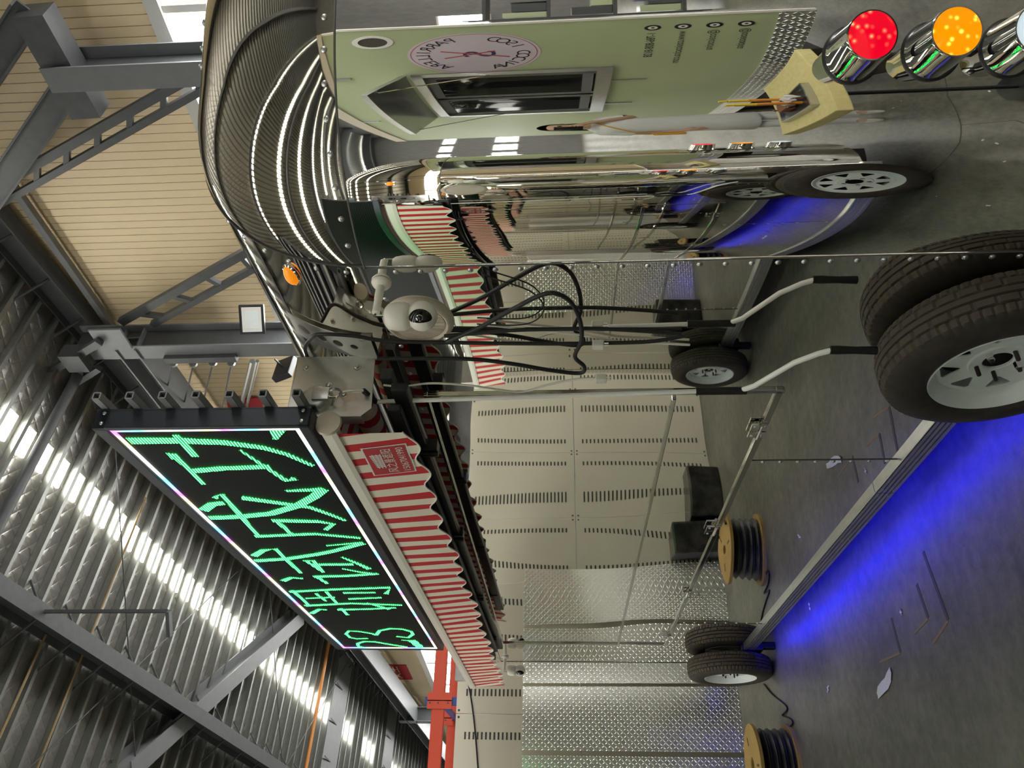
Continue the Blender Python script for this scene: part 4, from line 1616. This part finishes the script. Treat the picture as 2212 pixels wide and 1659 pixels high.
# ================================================================== FLOOR: patched spots and litter
for a, b, c in (((1925, 1335), (1945, 1410), (1900, 1430)), ((1980, 1262), (2005, 1335), (1975, 1368)), ((1994, 1192), (2048, 1340), (2015, 1390))):
    A, Bq, Cq = onZ(*a, .0008), onZ(*b, .0008), onZ(*c, .0008)
    part('floor_scar', 'slot_dark', floor_o, MB().bar(A, Bq, .022, .0016))
    part('floor_scar', 'conduit_tan', floor_o, MB().bar(Bq, Cq, .012, .0012))
random.seed(3)
scraps = [((1912, 1478), .055, 'long torn strip of white paper on the floor beyond the scars'), ((1805, 960), None, ''), ((1750, 1310), .02, 'small white scrap on blue lit floor'), ((1790, 1488), .02, 'grey scrap of paper beside the far wheel'),
          ((1612, 1634), .035, 'crumpled white scrap at the foot of tread plate'), ((1948, 1322), .014, 'curled white shaving near the floor scars')]
for (px, r, lab) in scraps:
    if r is None:
        continue
    c = onZ(*px, 0)
    ex, ey = V((math.cos(px[0]), math.sin(px[0]), 0)), V((-math.sin(px[0]), math.cos(px[0]), 0))
    k = 2.4 if r > .05 else 1.2
    rows = []
    for i in range(6):
        u = i / 5 - .5
        rows.append([c + ex * (u * 2 * r * k) + ey * ((j / 2 - .5) * r * (1.2 - abs(u) * 1.2) + .2 * r * math.sin(i)) + V((0, 0, .001 + .004 * (1 + math.sin(i * 2.1 + j)))) for j in range(3)])
    tag(MB().grid(rows).build('paper_scrap', 'paper'), lab, 'litter', 'scraps lying on the floor')

random.seed(11)
sm = MB().obox((0, 0, .0015), (.012, 0, 0), (0, .006, 0), (0, 0, .0015)).mesh('paper_scrap', 'paper')
for i in range(14):
    x, y = random.uniform(-.1, 1.15), random.uniform(-.9, 2.2)
    o = link('paper_scrap', sm, None, Matrix.Translation((x, y, 0)) @ Matrix.Rotation(random.uniform(0, 6), 4, 'Z') @ Matrix.Scale(random.uniform(.5, 1.5), 4))
    tag(o, 'tiny pale scrap on the floor between the trailers', 'litter', 'tiny scraps between the trailers')
crack = [V((1.2, -.55, .0006)), V((.85, -.1, .0006)), V((.62, .12, .0006)), V((.42, .55, .0006)), V((.30, .78, .0006)), V((-.1, 1.25, .0006))]
for a, b in zip(crack[:-1], crack[1:]):
    part('floor_crack', 'slot_dark', floor_o, MB().bar(a, b, .007, .0012))
crack = [V((.42, .55, .0006)), V((.75, .74, .0006)), V((.86, 1.05, .0006)), V((1.25, 1.35, .0006))]
for a, b in zip(crack[:-1], crack[1:]):
    part('floor_crack', 'slot_dark', floor_o, MB().bar(a, b, .006, .0012))
wire = [onY(*p, EY - .02) for p in ((1000, 1440), (1012, 1478), (1022, 1540), (1028, 1600), (1034, 1680))]
tag(MB().tube(smooth_path(wire), .008, 6).build('thin_cable', 'pcable', smooth=60), 'thin black wire hanging across the upper beige panels', 'cable')

# ================================================================== GREEN FOOD TRUCK BEHIND THE PHOTOGRAPHER
ta = rad(14)
td = V((-math.cos(ta), -math.sin(ta), 0))
tn = V((-math.sin(ta), math.cos(ta), 0))
TP = V((1.80, -.22, 0))


def tp(a, z_, out=0.0):
    q = TP + td * a + tn * out
    return V((q.x, q.y, z_))


tk = thing('food_truck', tp(1.7, 0, -1), 'sage green food truck with open serving window and round logo', 'truck')


def tbox(nm, matn, a0, a1, z0, z1, o0, o1, parent=None, bevel=0):
    return part(nm, matn, parent or tk, MB().obox(tp((a0 + a1) / 2, (z0 + z1) / 2, (o0 + o1) / 2), td * (a1 - a0) / 2, tn * (o1 - o0) / 2, (0, 0, (z1 - z0) / 2)), bevel=bevel)


wa0, wa1, wz0, wz1 = .70, 1.90, 1.42, 2.20
tbox('wall_sheet', 'truck_green', 0, wa0, .58, 2.75, -.04, 0)
tbox('wall_sheet', 'truck_green', wa1, 3.5, .58, 2.75, -.04, 0)
tbox('wall_sheet', 'truck_green', wa0, wa1, .58, wz0, -.04, 0)
tbox('wall_sheet', 'truck_green', wa0, wa1, wz1, 2.75, -.04, 0)
tbox('body', 'truck_green', 0.7, 3.5, .58, 2.74, -2.0, -1.6)
part('roof', 'beige_plastic', tk, MB().prism([tp(-.02, 2.72, .02), tp(3.52, 2.72, .02), tp(3.52, 2.72, -2.02), tp(.68, 2.72, -2.02)], (0, 0, .08)))
tbox('edge_trim', 'print_white', -.012, .012, .58, 2.75, -.03, .012)
part('end_wall', 'truck_green', tk, MB().prism([tp(0, .58, -.03), tp(.7, .58, -2.0), tp(.7, 2.74, -2.0), tp(0, 2.74, -.03)], td * .02))
tbox('end_wall', 'truck_green', 3.48, 3.5, .58, 2.75, -2.0, 0)
tbox('truck_floor', 'slot_dark', 0.7, 3.48, .56, .60, -2.0, -.02)
tbox('tread_skirt', 'diamond_plate', 0.0, 3.5, .575, .72, 0, .006)
tbox('sub_frame', 'black_paint', .7, 3.4, .36, .575, -1.9, -.15)
for a in (.95, 2.6):
    c = tp(a, .33, -.18)
    m = MB().lathe([(.17, .09), (.20, .1), (.29, .1), (.325, .07), (.33, 0), (.325, -.07), (.29, -.1), (.17, -.1)], c, tn, 36)
    wl = part('wheel', 'rubber', tk, m, 40)
    part('wheel_disc', 'wheel_white', wl, MB().lathe([(0, .05), (.06, .05), (.08, .03), (.15, .03), (.175, .09)], c, tn, 36), 40)
wf = tbox('window_frame', 'aluminium', wa0 - .05, wa1 + .05, wz0 - .07, wz0, 0, .03)
tbox('frame_side', 'aluminium', wa0 - .05, wa0, wz0, wz1 + .05, 0, .03, wf)
tbox('frame_side', 'aluminium', wa1, wa1 + .05, wz0, wz1 + .05, 0, .03, wf)
tbox('frame_head', 'aluminium', wa0 - .05, wa1 + .05, wz1, wz1 + .05, 0, .03, wf)
for a0 in (wa0 + .02, (wa0 + wa1) / 2 + .02):
    a1 = a0 + .56
    sp_ = tbox('sash', 'wall_grey', a0, a1, wz0 + .01, wz0 + .06, -.03, -.005, wf)
    tbox('sash', 'wall_grey', a0, a1, wz1 - .05, wz1, -.03, -.005, wf)
    tbox('sash', 'wall_grey', a0, a0 + .05, wz0, wz1, -.03, -.005, wf)
    tbox('sash', 'wall_grey', a1 - .05, a1, wz0, wz1, -.03, -.005, wf)
    tbox('pane', 'glass_dark', a0 + .05, a1 - .05, wz0 + .06, wz1 - .05, -.022, -.016, wf)
hf = MB().add([tp(wa0 - .04, 2.27, .02), tp(wa1 + .04, 2.27, .02), tp(wa1 + .04, 2.36, .50), tp(wa0 - .04, 2.36, .50), tp(wa0 - .04, 2.30, .02), tp(wa1 + .04, 2.30, .02), tp(wa1 + .04, 2.39, .50), tp(wa0 - .04, 2.39, .50)],
              [(0, 1, 2, 3), (4, 5, 6, 7), (0, 1, 5, 4), (1, 2, 6, 5), (2, 3, 7, 6), (3, 0, 4, 7)])
fp_ = part('lift_flap', 'aluminium', tk, hf)
for a in (wa0, wa1):
    part('gas_strut', 'chrome', tk, MB().tube([tp(a, 1.9, .02), tp(a, 2.34, .40)], .009, 8), 40)
for a, z0, z1 in ((.94, 1.19, 1.37), (1.63, 1.21, 1.39)):
    tbox('grab_rail', 'aluminium', a - .01, a + .01, z0, z1, 0, .03)
for a, z_ in ((.68, 2.57), (2.03, 2.67)):
    tbox('latch', 'aluminium', a - .015, a + .015, z_ - .05, z_ + .05, 0, .03)
TM = lambda a, z_, out: frame(tp(a, z_, out), td, (0, 0, 1))
vt = part('port_ring', 'print_white', tk, MB().lathe([(.062, .0), (.062, .01), (.085, .008), (.088, 0)], tp(.17, 2.36, 0), tn, 32), 40)
part('port_glass', 'slot_dark', vt, MB().lathe([(0, .006), (.062, .006)], tp(.17, 2.36, 0), tn, 32))
lgo = part('logo_disc', 'logo_pink', tk, MB().lathe([(0, .003), (.285, .003), (.285, 0)], tp(.385, 1.95, 0), tn, 64))
part('logo_ring', 'logo_red', lgo, MB().lathe([(.268, .0042), (.272, .0042)], tp(.385, 1.95, 0), tn, 64))


def ring_text(txt, r, start, step):
    for i, chx in enumerate(txt):
        if chx == ' ':
            continue
        an = start - step * i
        ex = V((td.x * math.sin(an), td.y * math.sin(an), -math.cos(an)))
        ey = V((td.x * math.cos(an), td.y * math.cos(an), math.sin(an)))
        ctr = tp(.385 + r * math.cos(an), 1.95 + r * math.sin(an), .0045)
        shape('logo_letter', 'text_black', lgo, frame(ctr, ex, ey), text=chx, size=.085)


ring_text('PARRILLERA', .215, rad(155), rad(13))
for i, chx in enumerate('COSI COCINA'):
    if chx == ' ':
        continue
    an = rad(205 + 13 * i)
    ex = V((-td.x * math.sin(an), -td.y * math.sin(an), math.cos(an)))
    ey = V((-td.x * math.cos(an), -td.y * math.cos(an), -math.sin(an)))
    shape('logo_letter', 'text_black', lgo, frame(tp(.385 + .215 * math.cos(an), 1.95 + .215 * math.sin(an), .0045), ex, ey), text=chx, size=.085)
shape('logo_monogram', 'logo_blue', lgo, TM(.385, 1.92, .0045), text='S', size=.20)
part('logo_bar', 'logo_red', lgo, MB().bar(tp(.33, 2.09, .0045), tp(.44, 1.80, .0045), .012, .001, tn).bar(tp(.43, 2.08, .0045), tp(.35, 1.86, .0045), .012, .001, tn))
for i, (t_, z_) in enumerate((('1-786-808-8128', 1.21), ('www.cosicocina.com', 1.09), ('@cosicocina', .965), ('@cosicocina', .84))):
    ic = part('contact_icon', 'text_black', tk, MB().lathe([(0, .003), (.034, .003), (.034, 0)], tp(.14, z_, 0), tn, 24))
    part('icon_mark', 'print_white', ic, MB().lathe([(.008, .0042), (.020, .0042)], tp(.14, z_, 0), tn, 20))
    shape('contact_lettering', 'text_black', tk, TM(.20, z_, .0025), text=t_, size=.052, align='LEFT')

# ================================================================== PHOTOGRAPHER
PP = V((-.16, -.20, 0))
pf = V((.775, .632, 0))
prr = V((pf.y, -pf.x, 0))


def pw(fwd, right, up):
    return PP + pf * fwd + prr * right + V((0, 0, up))


person = thing('person', PP, 'person in long white shirt and white trousers holding up a phone', 'person')


def skin_body():
    vs, es, rs = [], [], []

    def pt(p, r, par=None):
        vs.append(p - PP)
        rs.append(r)
        if par is not None:
            es.append((par, len(vs) - 1))
        return len(vs) - 1
    pel = pt(pw(-.02, 0, .92), .125)
    wai = pt(pw(-.02, 0, 1.06), .105, pel)
    che = pt(pw(-.01, 0, 1.24), .125, wai)
    upc = pt(pw(-.01, 0, 1.36), .095, che)
    nek = pt(pw(.0, 0, 1.45), .050, upc)
    hd0 = pt(pw(.02, 0, 1.52), .066, nek)
    hd1 = pt(pw(.02, 0, 1.60), .084, hd0)
    pt(pw(.01, 0, 1.665), .070, hd1)
    for s in (-1, 1):
        hip = pt(pw(-.02, .085 * s, .86), .088, pel)
        kn = pt(pw(.0, .09 * s, .48), .058, hip)
        an = pt(pw(-.03, .09 * s, .09), .038, kn)
        pt(pw(.10, .10 * s, .04), .034, an)
    # right arm raised to the phone
    sh = pt(pw(-.01, .155, 1.36), .052, upc)
    el = pt(pw(.06, .20, 1.20), .040, sh)
    wr_ = pt(pw(.185, .07, 1.455), .026, el)
    hnd = pt(pw(.215, .035, 1.50), .030, wr_)
    for k, (fx, rx, uz) in enumerate(((.235, -.030, 1.535), (.238, -.034, 1.517), (.236, -.032, 1.499), (.230, -.026, 1.482))):
        a = pt(pw(.235, .025, uz - .004), .0095, hnd)
        b = pt(pw(.245, .0, uz), .009, a)
        pt(pw(fx - .004, rx, uz), .008, b)
    t0 = pt(pw(.205, .03, 1.53), .011, hnd)
    pt(pw(.205, .012, 1.555), .0095, t0)
    # left arm hanging
    sh = pt(pw(-.01, -.155, 1.36), .052, upc)
    el = pt(pw(-.03, -.215, 1.10), .040, sh)
    wr_ = pt(pw(.08, -.17, .95), .027, el)
    hnd = pt(pw(.12, -.15, .92), .030, wr_)
    for k in range(4):
        a = pt(pw(.150 - .008 * k, -.140 - .012 * (k - 1.5), .895 - .008 * k), .0095, hnd)
        pt(pw(.160 - .012 * k, -.125 - .012 * (k - 1.5), .870 - .010 * k), .0085, a)
    t0 = pt(pw(.135, -.120, .935), .011, hnd)
    pt(pw(.155, -.105, .915), .009, t0)
    me = bpy.data.meshes.new('body')
    me.from_pydata([tuple(p) for p in vs], es, [])
    me.materials.append(MATS['skin'])
    o = bpy.data.objects.new('body', me)
    COL.objects.link(o)
    o.parent = person
    md = o.modifiers.new('skin', 'SKIN')
    sk = me.skin_vertices[0] if me.skin_vertices else None
    if sk is None:
        bm = bmesh.new()
        bm.from_mesh(me)
        bm.verts.layers.skin.verify()
        bm.to_mesh(me)
        bm.free()
        sk = me.skin_vertices[0]
    for i, r in enumerate(rs):
        sk.data[i].radius = (r, r)
        sk.data[i].use_root = (i == 0)
    md.use_smooth_shade = True
    sb = o.modifiers.new('smooth', 'SUBSURF')
    sb.levels = 2
    sb.render_levels = 2
    return o


skin_body()


def loft(rings, n=28, cap=False):
    rows = []
    for (cx, cy, z_, a, b) in rings:
        rows.append([pw(cx + a * math.sin(t), cy + b * math.cos(t), z_) for t in [2 * math.pi * j / n for j in range(n + 1)]])
    return MB().grid(rows)


part('shirt_dress', 'cloth_white', person, loft([(-.01, 0, 1.445, .062, .070), (-.01, 0, 1.415, .085, .125), (-.01, 0, 1.37, .112, .190), (-.01, 0, 1.27, .142, .192), (-.01, 0, 1.12, .138, .178), (-.02, 0, .95, .150, .190), (-.02, 0, .78, .155, .200), (-.02, 0, .60, .165, .212), (-.02, 0, .595, .158, .205)]), 179)
for s in (-1, 1):
    base = (.155 * s)
    tip_ = (.045, .195) if s > 0 else (-.02, -.195)
    part('sleeve', 'cloth_white', person, MB().tube([pw(-.01, base * .8, 1.375), pw(-.005, base * 1.05, 1.345), pw(tip_[0], tip_[1], 1.235 if s > 0 else 1.20)], [.058, .066, .062], 16, False), 179)
    part('trouser_leg', 'cloth_white', person, loft([(-.02, .085 * s, .72, .098, .094), (-.005, .09 * s, .48, .078, .076), (-.025, .09 * s, .16, .068, .066), (-.025, .09 * s, .07, .066, .066)], 20), 179)
    part('shoe', 'shoe_white', person, MB().grid([[pw(f + a * math.sin(t), .097 * s + b * math.cos(t), z_) for t in [2 * math.pi * j / 20 for j in range(21)]] for (f, z_, a, b) in ((.03, .0, .130, .042), (.03, .02, .135, .046), (.015, .05, .115, .043), (-.03, .085, .06, .042), (-.03, .10, .045, .038))]), 179)
rows = []
for i in range(15):
    a = math.pi * .70 * i / 14
    rows.append([pw(.005 + .094 * math.sin(a) * math.sin(t), .086 * math.sin(a) * math.cos(t), 1.606 + .108 * math.cos(a)) for t in [rad(30) - 2 * math.pi * .667 * j / 24 for j in range(25)]])
part('hair', 'hair', person, MB().grid(rows), 179)
part('hair_back', 'hair', person, loft([(-.045, 0, 1.64, .05, .080), (-.055, 0, 1.54, .05, .088), (-.075, 0, 1.40, .045, .10), (-.105, 0, 1.27, .03, .09), (-.11, 0, 1.22, .015, .05)], 20), 179)
for s in (-1, 1):
    part('eye', 'gloss_black', person, MB().lathe([(0, .004), (.009, .003), (.013, 0)], pw(.100, .030 * s, 1.592), pf, 12), 60)
    part('ear', 'skin', person, MB().lathe([(0, .010), (.016, .006), (.020, 0)], pw(.012, .083 * s, 1.578), prr * s, 12), 60)
part('nose', 'skin', person, MB().grid([[pw(.100, -.006, 1.585), pw(.104, 0, 1.588), pw(.100, .006, 1.585)], [pw(.098, -.014, 1.548), pw(.126, 0, 1.550), pw(.098, .014, 1.548)], [pw(.094, -.010, 1.540), pw(.100, 0, 1.538), pw(.094, .010, 1.540)]]), 179)
part('mouth', 'logo_red', person, MB().lathe([(0, .006), (.012, .005), (.022, 0)], pw(.088, 0, 1.522), pf, 12), 60)
# phone: its lens sits where the picture was taken
ph = thing('phone', (CAM - cf * .012 + V((0, 0, -.14))), 'dark phone held upright in the raised hand of the person', 'phone')
pr_h = V((cf.y, -cf.x, 0)).normalized()
pu_ = pr_h.cross(V((cf.x, cf.y, 0)).normalized())
pcn = CAM - cf * .016 - V((0, 0, .052)) + pr_h * .02
part('case', 'gloss_black', ph, MB().obox(pcn, pr_h * .036, V((cf.x, cf.y, 0)) * .0045, (0, 0, .074)), bevel=.003)
part('camera_bump', 'text_black', ph, MB().obox(pcn + V((0, 0, .048)) - pr_h * .016 + cf * .0055, pr_h * .015, V((cf.x, cf.y, 0)) * .0015, (0, 0, .017)), bevel=.001)
bg = thing('shoulder_bag', pw(.02, -.215, .93), 'small mustard yellow bag on a strap at the hip of the person', 'bag')
part('pouch', 'bag_yellow', bg, MB().obox(pw(.03, -.235, 1.03), pf * .075, prr * .028, (0, 0, .085)), bevel=.014)
part('strap', 'bag_yellow', bg, MB().tube(smooth_path([pw(.02, -.225, 1.11), pw(.10, -.18, 1.20), pw(.135, -.02, 1.34), pw(.05, .10, 1.415), pw(-.05, .11, 1.41), pw(-.16, -.05, 1.28), pw(-.13, -.19, 1.15), pw(.02, -.235, 1.11)]), .009, 6), 60)

# ================================================================== FOAM TOPPED STAND WITH TOOLS, IN FRONT OF THE ROUNDED END
fz = .72
st = thing('tool_stand', (1.03, .50, 0), 'stand with a yellow foam top in front of the rounded trailer end', 'stand')
fq = [V((1.20, .93, fz)), V((.62, .74, fz)), V((.86, .06, fz)), V((1.44, .26, fz))]
part('foam_top', 'foam_yellow', st, MB().prism(fq, (0, 0, .055)), bevel=.006)
part('post', 'black_paint', st, MB().tube([(1.03, .50, .03), (1.03, .50, fz)], .022, 12), 40)
part('foot', 'black_paint', st, MB().lathe([(0, 0), (.16, 0), (.15, .02), (.03, .035), (0, .035)], (1.03, .50, 0), (0, 0, 1), 28), 40)
u_ = (fq[1] - fq[0]).normalized()
v_ = (fq[3] - fq[0]).normalized()
tz = fz + .055
t0_ = fq[0] + u_ * .12 + v_ * .12 + V((0, 0, .055))
tray = thing('tool_tray', t0_ + u_ * .18 + v_ * .12, 'black tray of pens and scraps on the yellow foam', 'tray')
part('tray_base', 'black_paint', tray, MB().obox(t0_ + u_ * .18 + v_ * .12 + V((0, 0, .006)), u_ * .18, v_ * .12, (0, 0, .006)))
for c_, a_, b2 in ((t0_ + u_ * .18, u_ * .18, v_ * .006), (t0_ + u_ * .18 + v_ * .24, u_ * .18, v_ * .006), (t0_ + v_ * .12, v_ * .12, u_ * .006), (t0_ + u_ * .36 + v_ * .12, v_ * .12, u_ * .006)):
    part('tray_edge', 'aluminium', tray, MB().obox(c_ + V((0, 0, .014)), a_, b2, (0, 0, .014)))
for i, (uu, vv, lab) in enumerate(((.20, .20, 'slim orange and yellow pen standing upright in the tray'), (.12, .10, 'second upright pen with clear yellow tip in the tray'))):
    c_ = t0_ + u_ * uu + v_ * vv + V((0, 0, .012))
    pn = thing('pen', c_, lab, 'pen')
    part('barrel', 'pen_orange', pn, MB().tube([c_, c_ + V((0, 0, .15))], .014, 12), 40)
    part('sleeve', 'pen_yellow', pn, MB().tube([c_ + V((0, 0, .15)), c_ + V((0, 0, .22))], .013, 12), 40)
    part('tip', 'pen_yellow', pn, MB().tube([c_ + V((0, 0, .22)), c_ + V((0, 0, .225)), c_ + V((0, 0, .25))], [.004, .010, .010], 10), 40)
c_ = t0_ + u_ * .24 + v_ * .12 + V((0, 0, .012))
kn = thing('holster', c_, 'brown leather holster lying in the tray', 'holster')
part('pouch', 'leather_brown', kn, MB().obox(c_ + V((0, 0, .02)), u_ * .05, v_ * .035, (0, 0, .02)), bevel=.008)
part('loop', 'leather_brown', kn, MB().tube([c_ + u_ * .05 + V((0, 0, .02)), c_ + u_ * .075 + V((0, 0, .045)), c_ + u_ * .05 + V((0, 0, .05))], .008, 6), 60)
c_ = t0_ + u_ * .14 + v_ * .14 + V((0, 0, .014))
rows = [[c_ + u_ * (.014 * i - .05) + v_ * (.016 * j - .05) + V((0, 0, .03 + .02 * math.sin(i * 1.7 + j * 1.1) + .012 * math.cos(j * 2.3))) for j in range(7)] for i in range(8)]
tag(MB().grid(rows).build('crumpled_paper', 'paper'), 'crumpled white paper among the pens in the tray', 'paper')

# ================================================================== STORAGE RACK FAR BEHIND (seen past the edge of the truck)
sr = thing('storage_rack', (3.4, -6.0, 0), 'dark storage rack with stock behind the green truck', 'rack')
for x in (2.3, 4.5):
    for y in (-6.3, -5.7):
        part('post', 'dark_steel', sr, MB().box((x - .03, y - .03, 0), (x + .03, y + .03, 2.6)))
for z_ in (.25, .95, 1.65, 2.35):
    part('shelf', 'dark_steel', sr, MB().box((2.3, -6.3, z_), (4.5, -5.7, z_ + .04)))
random.seed(5)
for z_ in (.29, .99, 1.69):
    x = 2.4
    while x < 4.2:
        wd_, h_ = random.uniform(.18, .42), random.uniform(.2, .5)
        cm = random.choice(['rack_blue', 'dark_steel', 'reel_wood', 'wall_grey', 'truck_green'])
        o = MB().box((x, -6.2, z_), (x + wd_, -5.8, z_ + h_)).build('stock_box', cm, bevel=.01)
        cw = {'rack_blue': 'blue', 'dark_steel': 'black', 'reel_wood': 'brown', 'wall_grey': 'grey', 'truck_green': 'green'}[cm]
        tag(o, '%s stock box on the %s shelf of the dark storage rack' % (cw, {.29: 'lowest', .99: 'second', 1.69: 'third'}[z_]), 'box', 'boxes on the dark storage rack')
        x += wd_ + .05
